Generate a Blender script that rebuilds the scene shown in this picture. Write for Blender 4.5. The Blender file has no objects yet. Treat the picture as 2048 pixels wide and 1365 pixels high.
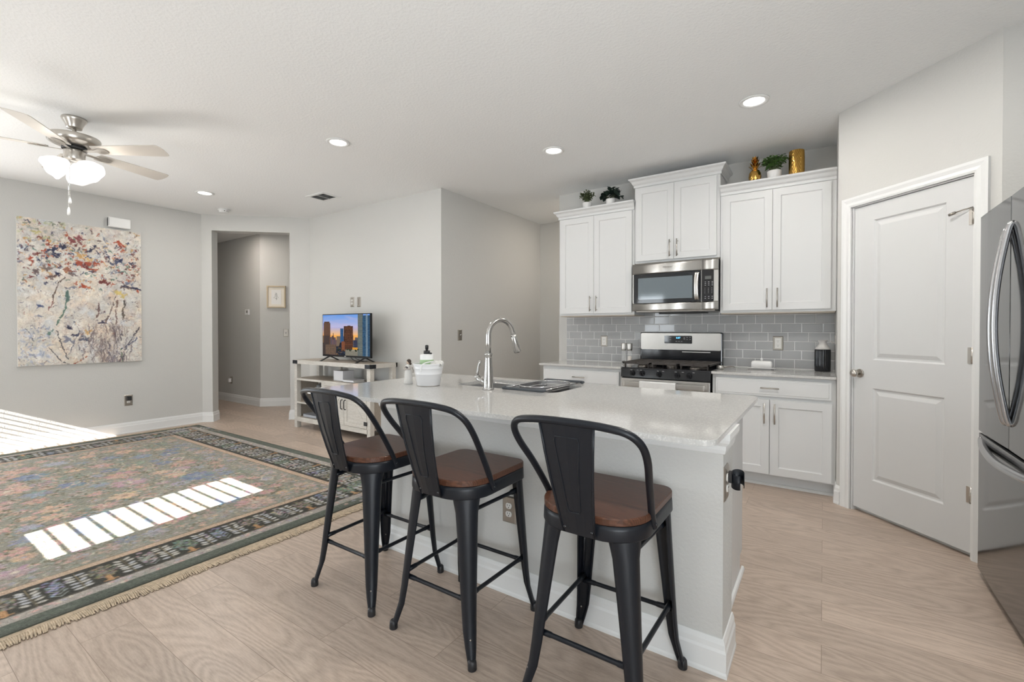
import bpy, bmesh, math, random
import numpy as np
from mathutils import Vector, Matrix
R = math.radians
PI = math.pi
scene = bpy.context.scene
COL = scene.collection
random.seed(7)

# ------------------------------------------------------------------ camera
CH = 2.835          # ceiling height
cam_d = bpy.data.cameras.new('camera')
cam = bpy.data.objects.new('camera', cam_d); COL.objects.link(cam)
cam_d.sensor_width = 36.0
cam_d.lens = 922.2 * 36.0 / 2048.0
cam_d.shift_y = (668.64 - 682.5) / 2048.0
cam_d.clip_start = 0.05
cam.location = (0, 0, 1.27)
cam.rotation_euler = (R(90 - 0.61), 0, 0.594333)
scene.camera = cam

# ------------------------------------------------------------------ world, sun, daylight, added side fill
w = bpy.data.worlds.new('world'); scene.world = w; w.use_nodes = True
w.node_tree.nodes['Background'].inputs[0].default_value = (0.82, 0.91, 1.0, 1)
w.node_tree.nodes['Background'].inputs[1].default_value = 1.6

def lamp(name, kind, loc, energy, color=(1, 1, 1), aim=None, size=None, size_y=None, shape=None, parent=None):
    l = bpy.data.lights.new(name, kind); o = bpy.data.objects.new(name, l); COL.objects.link(o)
    l.energy = energy; l.color = color
    if kind == 'AREA':
        l.shape = shape or ('RECTANGLE' if size_y else 'DISK')
        l.size = size
        if size_y: l.size_y = size_y
    elif kind == 'POINT' and size: l.shadow_soft_size = size
    o.location = loc
    if aim is not None: o.rotation_euler = Vector(aim).to_track_quat('-Z', 'Y').to_euler()
    if parent: o.parent = parent
    return o
sun = lamp('sun', 'SUN', (-4, -8, 5), 42.0, (1.0, 0.97, 0.93), aim=(-0.1, 1.0, -0.483)); sun.data.angle = R(0.12)
DAY = (0.87, 0.945, 1.0)
lamp('daylight_patio', 'AREA', (-7.22, -0.45, 1.10), 80, DAY, aim=(1, 0.05, 0.30), size=2.0, size_y=2.1)
lamp('daylight_window_middle', 'AREA', (-3.46, -2.17, 1.36), 17, DAY, aim=(0.1, 1, 0.35), size=0.6, size_y=1.48)
lamp('daylight_window_corner', 'AREA', (-6.72, -2.17, 1.32), 9, DAY, aim=(0, 1, 0), size=0.46, size_y=1.4)
lamp('fill_right_side', 'AREA', (1.66, -1.15, 1.10), 140, DAY, aim=(-1, 0.25, 1.25), size=1.9, size_y=2.1)  # added fill from an invented opening, lifts the right ceiling and floor

vs = scene.view_settings
vs.view_transform = 'Standard'; vs.look = 'None'; vs.exposure = -0.10; vs.gamma = 1.0
try: vs.use_curve_mapping = False
except Exception: pass

# ------------------------------------------------------------------ materials
MATS = {}
def srgb(r, g, b):
    f = lambda c: (c / 255 / 12.92) if c / 255 <= 0.04045 else ((c / 255 + 0.055) / 1.055) ** 2.4
    return (f(r), f(g), f(b), 1.0)
def mat(name, col=(0.8, 0.8, 0.8, 1), rough=0.5, metal=0.0, spec=0.5, bump=None, emit=None, coat=0.0, trans=0.0, attr=None, aniso=None, var=None):
    """bump = (scale, strength, distance, stretch xyz); var = (scale, amount, stretch) multiplies the colour a little"""
    if name in MATS: return MATS[name]
    m = bpy.data.materials.new(name); m.use_nodes = True; nt = m.node_tree
    b = nt.nodes['Principled BSDF']
    b.inputs['Base Color'].default_value = col if len(col) == 4 else (*col, 1)
    b.inputs['Roughness'].default_value = rough; b.inputs['Metallic'].default_value = metal
    b.inputs['Specular IOR Level'].default_value = spec
    if coat: b.inputs['Coat Weight'].default_value = coat; b.inputs['Coat Roughness'].default_value = 0.05
    if trans: b.inputs['Transmission Weight'].default_value = trans
    if emit:
        b.inputs['Emission Color'].default_value = (*emit[0], 1); b.inputs['Emission Strength'].default_value = emit[1]
    tc = nt.nodes.new('ShaderNodeTexCoord')
    def coords(st):
        mp = nt.nodes.new('ShaderNodeMapping'); mp.inputs['Scale'].default_value = st
        nt.links.new(tc.outputs['Object'], mp.inputs['Vector']); return mp.outputs['Vector']
    if bump:
        n = nt.nodes.new('ShaderNodeTexNoise'); n.inputs['Scale'].default_value = bump[0]; n.inputs['Detail'].default_value = 2
        nt.links.new(coords(bump[3] if len(bump) > 3 else (1, 1, 1)), n.inputs['Vector'])
        bp = nt.nodes.new('ShaderNodeBump'); bp.inputs['Strength'].default_value = bump[1]; bp.inputs['Distance'].default_value = bump[2]
        nt.links.new(n.outputs['Fac'], bp.inputs['Height']); nt.links.new(bp.outputs['Normal'], b.inputs['Normal'])
    if attr:
        a = nt.nodes.new('ShaderNodeVertexColor'); a.layer_name = attr
        nt.links.new(a.outputs['Color'], b.inputs['Base Color'])
    if var:
        n = nt.nodes.new('ShaderNodeTexNoise'); n.inputs['Scale'].default_value = var[0]; n.inputs['Detail'].default_value = 5
        nt.links.new(coords(var[2]), n.inputs['Vector'])
        r = nt.nodes.new('ShaderNodeValToRGB')
        c = Vector(col[:3]); r.color_ramp.elements[0].position = 0.3; r.color_ramp.elements[1].position = 0.72
        r.color_ramp.elements[0].color = (*(c * (1 - var[1])), 1); r.color_ramp.elements[1].color = (*(c * (1 + var[1])), 1)
        nt.links.new(n.outputs['Fac'], r.inputs['Fac']); nt.links.new(r.outputs['Color'], b.inputs['Base Color'])
    MATS[name] = m
    return m
M_WALL = mat('wall_paint', (0.60, 0.595, 0.575, 1), 0.75, spec=0.25, bump=(75, 0.42, 0.004))
M_CEIL = mat('ceiling_paint', (0.875, 0.88, 0.875, 1), 0.85, spec=0.2, bump=(60, 0.45, 0.005))
M_TRIM = mat('trim_paint', (0.77, 0.775, 0.77, 1), 0.35, spec=0.4)
M_CAB = mat('cabinet_paint', (0.67, 0.675, 0.675, 1), 0.38, spec=0.4)
M_DOOR = mat('door_paint', (0.655, 0.66, 0.66, 1), 0.42, spec=0.35, bump=(160, 0.06, 0.002))
M_NICKEL = mat('brushed_nickel', (0.56, 0.53, 0.49, 1), 0.28, 1.0, bump=(60, 0.05, 0.002, (1, 1, 12)))
M_NICKELD = mat('dark_nickel', (0.36, 0.33, 0.30, 1), 0.32, 1.0)
M_STEEL = mat('stainless_steel', (0.60, 0.585, 0.56, 1), 0.33, 1.0, bump=(40, 0.06, 0.002, (0.3, 1, 25)))
M_FRIDGE = mat('fridge_steel', (0.20, 0.203, 0.208, 1), 0.085, 1.0, bump=(40, 0.02, 0.001, (1, 0.3, 25)))
M_FHANDLE = mat('fridge_handle_steel', (0.50, 0.50, 0.51, 1), 0.24, 1.0)
M_FAUCET = mat('faucet_steel', (0.50, 0.49, 0.475, 1), 0.22, 1.0)
M_CHROME = mat('chrome', (0.72, 0.72, 0.73, 1), 0.1, 1.0)
M_BLKMETAL = mat('black_powder_coat', (0.0065, 0.0085, 0.013, 1), 0.38, spec=0.38, bump=(350, 0.05, 0.001))
M_BLKGLOSS = mat('black_enamel', (0.010, 0.011, 0.014, 1), 0.10, spec=0.6)
M_BLKGLASS = mat('black_glass', (0.012, 0.014, 0.018, 1), 0.05, spec=0.7)
M_BLK = mat('black_plastic', (0.018, 0.018, 0.02, 1), 0.45)
M_IRON = mat('cast_iron', (0.045, 0.038, 0.034, 1), 0.55, bump=(200, 0.2, 0.002))
M_WHITEP = mat('white_plastic', (0.82, 0.82, 0.81, 1), 0.35)
M_WHITEC = mat('white_ceramic', (0.82, 0.81, 0.80, 1), 0.16, spec=0.6)
M_GOLD = mat('gold_glaze', (0.64, 0.38, 0.10, 1), 0.16, 1.0)
M_GLASS = mat('clear_glass', (0.88, 0.90, 0.90, 1), 0.04)
M_GLASS.node_tree.nodes['Principled BSDF'].inputs['Alpha'].default_value = 0.22
M_SEAM = mat('seam_dark', (0.05, 0.05, 0.05, 1), 0.8)
M_GREYC = mat('blind_white', (0.80, 0.80, 0.79, 1), 0.5)

def wood_mat(name, base, dark, scale, stretch, rough=0.4, planks=None, ramp=(0.32, 0.70), bump=0.05, spec=0.4, wmix=0.72, fscale=14, rings=None):
    m = bpy.data.materials.new(name); m.use_nodes = True; nt = m.node_tree; N = nt.nodes; L = nt.links
    b = N['Principled BSDF']; b.inputs['Roughness'].default_value = rough; b.inputs['Specular IOR Level'].default_value = spec
    tc = N.new('ShaderNodeTexCoord')
    vec = tc.outputs['Object']
    brick = None
    if planks:
        brick = N.new('ShaderNodeTexBrick')
        brick.inputs['Scale'].default_value = 1.0
        brick.inputs['Brick Width'].default_value = planks[0]; brick.inputs['Row Height'].default_value = planks[1]
        brick.inputs['Mortar Size'].default_value = 0.0011; brick.inputs['Mortar Smooth'].default_value = 0.1
        brick.inputs['Color1'].default_value = (0, 0, 0, 1); brick.inputs['Color2'].default_value = (1, 1, 1, 1)
        brick.inputs['Mortar'].default_value = (0.5, 0.5, 0.5, 1); brick.offset = 0.37; brick.offset_frequency = 2
        L.new(vec, brick.inputs['Vector'])
        off = N.new('ShaderNodeVectorMath'); off.operation = 'MULTIPLY_ADD'
        L.new(brick.outputs['Color'], off.inputs[0]); off.inputs[1].default_value = (7.3, 3.1, 1.7); L.new(vec, off.inputs[2])
        vec = off.outputs[0]
    mp = N.new('ShaderNodeMapping'); mp.inputs['Scale'].default_value = stretch; L.new(vec, mp.inputs['Vector'])
    # wavy distortion gives the cathedral grain
    nz = N.new('ShaderNodeTexNoise'); nz.inputs['Scale'].default_value = 0.8; nz.inputs['Detail'].default_value = 1.5
    L.new(mp.outputs['Vector'], nz.inputs['Vector'])
    dist = N.new('ShaderNodeVectorMath'); dist.operation = 'MULTIPLY_ADD'
    L.new(nz.outputs['Color'], dist.inputs[0]); dist.inputs[1].default_value = (1.6, 1.6, 1.6); L.new(mp.outputs['Vector'], dist.inputs[2])
    wv = N.new('ShaderNodeTexWave'); wv.wave_type = 'BANDS'; wv.bands_direction = 'Y'
    wv.inputs['Scale'].default_value = scale; wv.inputs['Distortion'].default_value = 5.0; wv.inputs['Detail'].default_value = 4; wv.inputs['Detail Scale'].default_value = 1.4
    L.new(dist.outputs[0], wv.inputs['Vector'])
    fine = N.new('ShaderNodeTexNoise'); fine.inputs['Scale'].default_value = fscale; fine.inputs['Detail'].default_value = 6; fine.inputs['Roughness'].default_value = 0.65
    L.new(mp.outputs['Vector'], fine.inputs['Vector'])
    mx = N.new('ShaderNodeMix'); mx.data_type = 'FLOAT'; mx.inputs[0].default_value = wmix
    src = wv.outputs['Fac']
    if rings:
        mr = N.new('ShaderNodeMapping'); mr.inputs['Scale'].default_value = (rings[0], rings[1], 1); L.new(vec, mr.inputs['Vector'])
        nr = N.new('ShaderNodeTexNoise'); nr.inputs['Scale'].default_value = 1.0; nr.inputs['Detail'].default_value = 1.6; nr.inputs['Roughness'].default_value = 0.35; L.new(mr.outputs['Vector'], nr.inputs['Vector'])
        ml = N.new('ShaderNodeMath'); ml.operation = 'MULTIPLY'; ml.inputs[1].default_value = rings[2]; L.new(nr.outputs['Fac'], ml.inputs[0])
        pp = N.new('ShaderNodeMath'); pp.operation = 'PINGPONG'; pp.inputs[1].default_value = 1.0; L.new(ml.outputs[0], pp.inputs[0]); src = pp.outputs[0]
    L.new(src, mx.inputs[2]); L.new(fine.outputs['Fac'], mx.inputs[3])
    rp = N.new('ShaderNodeValToRGB'); rp.color_ramp.elements[0].position = ramp[0]; rp.color_ramp.elements[1].position = ramp[1]
    rp.color_ramp.elements[0].color = (*dark, 1); rp.color_ramp.elements[1].color = (*base, 1)
    L.new(mx.outputs[0], rp.inputs['Fac'])
    col = rp.outputs['Color']
    if planks:
        # plank to plank tone and the thin dark joints
        tone = N.new('ShaderNodeMapRange'); tone.inputs['To Min'].default_value = 0.90; tone.inputs['To Max'].default_value = 1.08
        L.new(brick.outputs['Color'], tone.inputs['Value'])
        m2 = N.new('ShaderNodeVectorMath'); m2.operation = 'SCALE'; L.new(col, m2.inputs[0]); L.new(tone.outputs['Result'], m2.inputs['Scale'])
        # knots
        mk = N.new('ShaderNodeMapping'); mk.inputs['Scale'].default_value = (1.15, 2.6, 1); L.new(vec, mk.inputs['Vector'])
        vo = N.new('ShaderNodeTexVoronoi'); vo.inputs['Scale'].default_value = 1.0; L.new(mk.outputs['Vector'], vo.inputs['Vector'])
        kr = N.new('ShaderNodeValToRGB'); kr.color_ramp.elements[0].position = 0.0; kr.color_ramp.elements[0].color = (0.45, 0.40, 0.36, 1)
        kr.color_ramp.elements[1].position = 0.085; kr.color_ramp.elements[1].color = (1, 1, 1, 1)
        L.new(vo.outputs['Distance'], kr.inputs['Fac'])
        m3 = N.new('ShaderNodeMix'); m3.data_type = 'RGBA'; m3.blend_type = 'MULTIPLY'; m3.inputs[0].default_value = 0.85
        L.new(m2.outputs[0], m3.inputs[6]); L.new(kr.outputs['Color'], m3.inputs[7])
        m4 = N.new('ShaderNodeMix'); m4.data_type = 'RGBA'; L.new(brick.outputs['Fac'], m4.inputs[0])
        L.new(m3.outputs[2], m4.inputs[6]); m4.inputs[7].default_value = (dark[0] * 0.72, dark[1] * 0.70, dark[2] * 0.68, 1)
        col = m4.outputs[2]
    L.new(col, b.inputs['Base Color'])
    bp = N.new('ShaderNodeBump'); bp.inputs['Strength'].default_value = bump; bp.inputs['Distance'].default_value = 0.002
    L.new(mx.outputs[0], bp.inputs['Height']); L.new(bp.outputs['Normal'], b.inputs['Normal'])
    MATS[name] = m; return m
M_FLOOR = wood_mat('oak_planks', (0.545, 0.440, 0.362), (0.375, 0.292, 0.233), 1.3, (0.9, 6.0, 1), 0.36, planks=(1.24, 0.185), ramp=(0.26, 0.66), spec=0.4, wmix=0.76, fscale=26, rings=(0.85, 4.6, 46.0))
M_WALNUT = wood_mat('walnut_seat', (0.125, 0.052, 0.030), (0.058, 0.024, 0.014), 2.0, (1.6, 14, 14), 0.32, ramp=(0.30, 0.72))
M_WASHED = wood_mat('washed_oak', (0.68, 0.655, 0.605), (0.47, 0.44, 0.395), 1.0, (2.2, 18, 18), 0.55, ramp=(0.25, 0.66), wmix=0.88)
M_WASHTOP = wood_mat('washed_oak_top', (0.44, 0.385, 0.32), (0.30, 0.255, 0.21), 1.5, (2.2, 18, 18), 0.5, ramp=(0.28, 0.66))

def quartz():
    m = bpy.data.materials.new('white_quartz'); m.use_nodes = True; nt = m.node_tree; N = nt.nodes; L = nt.links
    b = N['Principled BSDF']; b.inputs['Roughness'].default_value = 0.07; b.inputs['Specular IOR Level'].default_value = 0.32
    tc = N.new('ShaderNodeTexCoord')
    v = N.new('ShaderNodeTexVoronoi'); v.inputs['Scale'].default_value = 230; L.new(tc.outputs['Object'], v.inputs['Vector'])
    r = N.new('ShaderNodeValToRGB'); e = r.color_ramp.elements
    e[0].position = 0.0; e[0].color = (0.25, 0.23, 0.21, 1); e[1].position = 0.10; e[1].color = (0.64, 0.63, 0.61, 1)
    # only some cells carry a dark chip
    sep = N.new('ShaderNodeSeparateColor'); L.new(v.outputs['Color'], sep.inputs[0])
    lt = N.new('ShaderNodeMath'); lt.operation = 'LESS_THAN'; lt.inputs[1].default_value = 0.12; L.new(sep.outputs[0], lt.inputs[0])
    mx = N.new('ShaderNodeMix'); mx.data_type = 'RGBA'; L.new(lt.outputs[0], mx.inputs[0])
    n = N.new('ShaderNodeTexNoise'); n.inputs['Scale'].default_value = 90; n.inputs['Detail'].default_value = 4; L.new(tc.outputs['Object'], n.inputs['Vector'])
    r2 = N.new('ShaderNodeValToRGB'); r2.color_ramp.elements[0].position = .35; r2.color_ramp.elements[1].position = .65
    r2.color_ramp.elements[0].color = (0.515, 0.507, 0.492, 1); r2.color_ramp.elements[1].color = (0.565, 0.557, 0.542, 1)
    L.new(n.outputs['Fac'], r2.inputs['Fac'])
    L.new(v.outputs['Distance'], r.inputs['Fac']); L.new(r2.outputs['Color'], mx.inputs[6]); L.new(r.outputs['Color'], mx.inputs[7])
    L.new(mx.outputs[2], b.inputs['Base Color']); MATS['white_quartz'] = m; return m
M_QUARTZ = quartz()

# ------------------------------------------------------------------ mesh helpers
class MB:
    def __init__(s): s.v = []; s.f = []; s.sm = []
    def add(s, verts, faces, smooth=False):
        o = len(s.v); s.v += [tuple(p) for p in verts]
        for f in faces: s.f.append(tuple(i + o for i in f)); s.sm.append(smooth)
        return s
    def box(s, x0, x1, y0, y1, z0, z1):
        return s.add([(x0, y0, z0), (x1, y0, z0), (x1, y1, z0), (x0, y1, z0), (x0, y0, z1), (x1, y0, z1), (x1, y1, z1), (x0, y1, z1)],
                     [(3, 2, 1, 0), (4, 5, 6, 7), (0, 1, 5, 4), (1, 2, 6, 5), (2, 3, 7, 6), (3, 0, 4, 7)])
    def quad(s, a, b, c, d): return s.add([a, b, c, d], [(0, 1, 2, 3)])
    def loft(s, rings, cap=True, smooth=True, closed=True):
        n = len(rings[0]); o = len(s.v)
        for r in rings: s.v += [tuple(p) for p in r]
        m = n if closed else n - 1
        for i in range(len(rings) - 1):
            for j in range(m):
                a = o + i * n + j; b = o + i * n + (j + 1) % n
                s.f.append((a, b, b + n, a + n)); s.sm.append(smooth)
        if cap:
            s.f.append(tuple(o + j for j in reversed(range(n)))); s.sm.append(False)
            s.f.append(tuple(o + (len(rings) - 1) * n + j for j in range(n))); s.sm.append(False)
        return s
    def cyl(s, p0, p1, r0, r1=None, n=20, cap=True):
        r1 = r0 if r1 is None else r1
        return s.tube([p0, p1], [r0, r1], n, cap=cap)
    def tube(s, path, r, n=12, cap=True, closed=False, flat=None):
        P = [Vector(p) for p in path]; rr = r if isinstance(r, (list, tuple)) else [r] * len(P)
        rings = []; up = None
        for i, p in enumerate(P):
            if closed: t = (P[(i + 1) % len(P)] - P[i - 1]).normalized()
            elif i == 0: t = (P[1] - P[0]).normalized()
            elif i == len(P) - 1: t = (P[-1] - P[-2]).normalized()
            else: t = ((P[i + 1] - p).normalized() + (p - P[i - 1]).normalized()).normalized()
            if up is None:
                up = Vector((0, 0, 1)) if abs(t.z) < 0.9 else Vector((0, 1, 0))
            a = t.cross(up)
            if a.length < 1e-6: a = t.orthogonal()
            a.normalize(); bb = a.cross(t).normalized(); up = bb
            k = flat if flat else 1.0
            rings.append([p + a * (math.cos(2 * PI * j / n) * rr[i]) + bb * (math.sin(2 * PI * j / n) * rr[i] * k) for j in range(n)])
        if closed:
            rings.append(rings[0]); return s.loft(rings, cap=False)
        return s.loft(rings, cap=cap)
    def lathe(s, prof, c=(0, 0, 0), n=32, smooth=True):
        rings = [[(c[0] + r * math.cos(2 * PI * j / n), c[1] + r * math.sin(2 * PI * j / n), c[2] + z) for j in range(n)] for r, z in prof]
        return s.loft(rings, cap=True, smooth=smooth)
    def ball(s, c, r, sx=1, sy=1, sz=1, n=16):
        m = n // 2
        prof = [(max(1e-4, r * math.sin(PI * i / m)), -r * math.cos(PI * i / m)) for i in range(m + 1)]
        rings = [[(c[0] + q * math.cos(2 * PI * j / n) * sx, c[1] + q * math.sin(2 * PI * j / n) * sy, c[2] + z * sz) for j in range(n)] for q, z in prof]
        return s.loft(rings, cap=True)
    def prism(s, poly, lo, hi, axis='z'):
        """poly: list of 2d points (counter clockwise); extruded along axis"""
        n = len(poly)
        def P(p, h):
            if axis == 'z': return (p[0], p[1], h)
            if axis == 'y': return (p[0], h, p[1])
            return (h, p[0], p[1])
        o = len(s.v); s.v += [P(p, lo) for p in poly] + [P(p, hi) for p in poly]
        s.f.append(tuple(o + i for i in reversed(range(n)))); s.sm.append(False)
        s.f.append(tuple(o + n + i for i in range(n))); s.sm.append(False)
        for i in range(n):
            j = (i + 1) % n; s.f.append((o + i, o + j, o + n + j, o + n + i)); s.sm.append(False)
        return s
    def sweep(s, path, prof, closed=False, side=1.0):
        """path: list of (x, y); prof: closed loop of (out, z); out is measured to the right of travel (side=1), mitred corners"""
        P = [Vector((p[0], p[1])) for p in path]; n = len(P); rings = []
        for i in range(n):
            dirs = []
            if i > 0 or closed: dirs.append((P[i] - P[i - 1]).normalized())
            if i < n - 1 or closed: dirs.append((P[(i + 1) % n] - P[i]).normalized())
            ns = [Vector((d.y, -d.x)) * side for d in dirs]
            if len(ns) == 2:
                m = (ns[0] + ns[1]); m = m / max(1e-6, m.length_squared) * 2.0
            else: m = ns[0]
            rings.append([(P[i].x + m.x * o, P[i].y + m.y * o, z) for o, z in prof])
        if closed: rings.append(rings[0])
        return s.loft(rings, cap=not closed, smooth=False)
    def build(s, name, material, parent=None, loc=None, rot=None, bevel=None, seg=2, origin=None, normals=True):
        me = bpy.data.meshes.new(name)
        v = s.v
        if origin is not None: v = [(p[0] - origin[0], p[1] - origin[1], p[2] - origin[2]) for p in v]
        me.from_pydata(v, [], s.f); me.polygons.foreach_set('use_smooth', s.sm)
        me.materials.append(material); me.update()
        if normals:
            bm = bmesh.new(); bm.from_mesh(me); bmesh.ops.recalc_face_normals(bm, faces=bm.faces); bm.to_mesh(me); bm.free()
        o = bpy.data.objects.new(name, me); COL.objects.link(o)
        if parent is not None: o.parent = parent
        if loc is not None: o.location = loc
        if rot is not None: o.rotation_euler = rot
        if bevel:
            b = o.modifiers.new('bevel', 'BEVEL'); b.width = bevel; b.segments = seg; b.limit_method = 'ANGLE'; b.angle_limit = R(35); b.harden_normals = False
        return o

def tag(o, label=None, cat=None, group=None, kind=None):
    if label: o['label'] = label
    if cat: o['category'] = cat
    if group: o['group'] = group
    if kind: o['kind'] = kind
    return o
def thing(name, label, cat, loc=(0, 0, 0), rz=0.0, group=None, kind=None):
    o = bpy.data.objects.new(name, None); COL.objects.link(o); o.empty_display_size = 0.1
    o.location = loc; o.rotation_euler = (0, 0, rz)
    return tag(o, label, cat, group, kind)
def children(o): return [c for c in bpy.data.objects if c.parent == o]
def copy_tree(o, loc=None, rz=None, label=None, parent=None):
    c = o.copy(); COL.objects.link(c)
    if parent is not None: c.parent = parent
    if loc is not None: c.location = loc
    if rz is not None: c.rotation_euler = (0, 0, rz)
    if label: c['label'] = label
    for ch in children(o): copy_tree(ch, parent=c)
    return c
def struct(name, mb, m, parent=None, **k):
    o = mb.build(name, m, parent, **k)
    if parent is None: o['kind'] = 'structure'
    return o
def spline(pts, n=8):
    P = [Vector(p) for p in pts]; out = []
    for i in range(len(P) - 1):
        p0 = P[max(i - 1, 0)]; p1 = P[i]; p2 = P[i + 1]; p3 = P[min(i + 2, len(P) - 1)]
        for k in range(n):
            t = k / n
            out.append(0.5 * ((2 * p1) + (p2 - p0) * t + (2 * p0 - 5 * p1 + 4 * p2 - p3) * t * t + (3 * p1 - p0 - 3 * p2 + p3) * t ** 3))
    out.append(P[-1]); return out
def rrect(x0, x1, y0, y1, r, n=6):
    """rounded rectangle, counter clockwise; r = one radius or four (x0y0, x1y0, x1y1, x0y1)"""
    rs = r if isinstance(r, (list, tuple)) else [r] * 4; out = []
    for (cx, cy, a0, q) in ((x0, y0, 180, rs[0]), (x1, y0, 270, rs[1]), (x1, y1, 0, rs[2]), (x0, y1, 90, rs[3])):
        ox = cx + (q if cx == x0 else -q); oy = cy + (q if cy == y0 else -q)
        for k in range(n + 1):
            a = R(a0 + 90 * k / n); out.append((ox + q * math.cos(a), oy + q * math.sin(a)))
    return out
def plate_with_hole(outer, inner, z0, z1):
    """flat slab with one hole, both outlines counter clockwise lists of (x, y)"""
    bm = bmesh.new()
    vo = [bm.verts.new((p[0], p[1], z1)) for p in outer]; vi = [bm.verts.new((p[0], p[1], z1)) for p in inner]
    es = [bm.edges.new((vo[i], vo[(i + 1) % len(vo)])) for i in range(len(vo))] + [bm.edges.new((vi[i], vi[(i + 1) % len(vi)])) for i in range(len(vi))]
    bmesh.ops.triangle_fill(bm, use_beauty=True, edges=es)
    me = bpy.data.meshes.new('tmp'); bm.to_mesh(me); bm.free()
    mb = MB(); V = [tuple(v.co) for v in me.vertices]; n = len(V)
    F = [tuple(p.vertices) for p in me.polygons]
    mb.add(V + [(x, y, z0) for x, y, z in V], F + [tuple(i + n for i in reversed(f)) for f in F])
    k = len(outer)
    for i in range(k): j = (i + 1) % k; mb.f.append((i, j, j + n, i + n)); mb.sm.append(False)
    q = len(inner)
    for i in range(q): j = (i + 1) % q; mb.f.append((k + j, k + i, k + i + n, k + j + n)); mb.sm.append(False)
    bpy.data.meshes.remove(me)
    return mb
def color_grid(name, nx, ny, P, img, m, parent=None):
    """grid mesh nx by ny quads, P(u, v) gives the point; img is (ny, nx, 3) linear colour stored per face corner"""
    us = np.linspace(0, 1, nx + 1); vs_ = np.linspace(0, 1, ny + 1)
    U, V = np.meshgrid(us, vs_); pts = P(U.ravel(), V.ravel())
    idx = np.arange((nx + 1) * (ny + 1)).reshape(ny + 1, nx + 1)
    F = np.stack([idx[:-1, :-1], idx[:-1, 1:], idx[1:, 1:], idx[1:, :-1]], -1).reshape(-1, 4)
    me = bpy.data.meshes.new(name)
    me.vertices.add(len(pts)); me.vertices.foreach_set('co', pts.astype(np.float32).ravel())
    me.loops.add(F.size); me.loops.foreach_set('vertex_index', F.astype(np.int32).ravel())
    me.polygons.add(len(F)); me.polygons.foreach_set('loop_start', (np.arange(len(F)) * 4).astype(np.int32)); 
    me.polygons.foreach_set('loop_total', np.full(len(F), 4, np.int32))
    me.update(calc_edges=True); me.validate()
    at = me.color_attributes.new('paint', 'FLOAT_COLOR', 'POINT')
    # colour per vertex
    iy = np.clip((V.ravel() * img.shape[0]).astype(int), 0, img.shape[0] - 1); ix = np.clip((U.ravel() * img.shape[1]).astype(int), 0, img.shape[1] - 1)
    c = np.ones((len(pts), 4), np.float32); c[:, :3] = img[iy, ix]
    at.data.foreach_set('color', c.ravel())
    me.materials.append(m)
    o = bpy.data.objects.new(name, me); COL.objects.link(o)
    if parent is not None: o.parent = parent
    return o
def lin(img):
    img = img / 255.0
    return np.where(img <= 0.04045, img / 12.92, ((img + 0.055) / 1.055) ** 2.4)
class Paint:
    """small raster canvas in sRGB 0-255; u to the right, v downward, in pixels"""
    def __init__(s, w, h, bg): s.w, s.h = w, h; s.a = np.ones((h, w, 3)) * np.array(bg, float)
    def blend(s, x0, y0, m, c, al):
        h, w = m.shape
        X0, Y0 = max(0, x0), max(0, y0); X1, Y1 = min(s.w, x0 + w), min(s.h, y0 + h)
        if X1 <= X0 or Y1 <= Y0: return
        mm = (m[Y0 - y0:Y1 - y0, X0 - x0:X1 - x0] * al)[..., None]
        s.a[Y0:Y1, X0:X1] = s.a[Y0:Y1, X0:X1] * (1 - mm) + np.array(c, float) * mm
    def stroke(s, x0, y0, x1, y1, wd, c, al=1.0, taper=0.0):
        pad = wd + 2; ax, ay = int(min(x0, x1) - pad), int(min(y0, y1) - pad); bx, by = int(max(x0, x1) + pad), int(max(y0, y1) + pad)
        if bx - ax > 4000: return
        Y, X = np.mgrid[ay:by + 1, ax:bx + 1]
        dx, dy = x1 - x0, y1 - y0; L2 = dx * dx + dy * dy + 1e-9
        t = np.clip(((X - x0) * dx + (Y - y0) * dy) / L2, 0, 1)
        d = np.hypot(X - x0 - t * dx, Y - y0 - t * dy); ww = wd * (1 - taper * t)
        s.blend(ax, ay, np.clip(ww - d + 0.5, 0, 1), c, al)
    def ell(s, x, y, rx, ry, c, al=1.0, ang=0.0, soft=1.0):
        r = int(max(rx, ry) + 3); Y, X = np.mgrid[int(y) - r:int(y) + r + 1, int(x) - r:int(x) + r + 1]
        ca, sa = math.cos(ang), math.sin(ang); u = (X - x) * ca + (Y - y) * sa; v = -(X - x) * sa + (Y - y) * ca
        d = np.hypot(u / rx, v / ry); s.blend(int(x) - r, int(y) - r, np.clip((1 - d) * min(rx, ry) / soft + 0.5, 0, 1), c, al)
    def rect(s, x0, y0, x1, y1, c, al=1.0):
        x0, y0, x1, y1 = int(x0), int(y0), int(x1), int(y1); s.blend(x0, y0, np.ones((max(1, y1 - y0), max(1, x1 - x0))), c, al)
# ================================================================== THE ROOM
T = 0.15
XL, YT, XP, YK, YR, XR, YB = -7.03, 3.80, -3.515, 4.80, 5.95, 1.50, -2.30
struct('floor', MB().box(-9.9, XR + 0.2, YB - 0.3, 6.3, -0.10, 0.0), M_FLOOR)
struct('ceiling', MB().box(-9.9, XR + 0.2, YB - 0.15, 6.3, CH, CH + 0.1), M_CEIL)
# left wall with the patio opening (behind the frame's edge)
m = MB(); m.box(XL - T, XL, YB - T, -1.45, 0, CH).box(XL - T, XL, 0.55, 2.845, 0, CH).box(XL - T, XL, -1.45, 0.55, 2.13, CH)
struct('wall_left', m, M_WALL)
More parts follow.
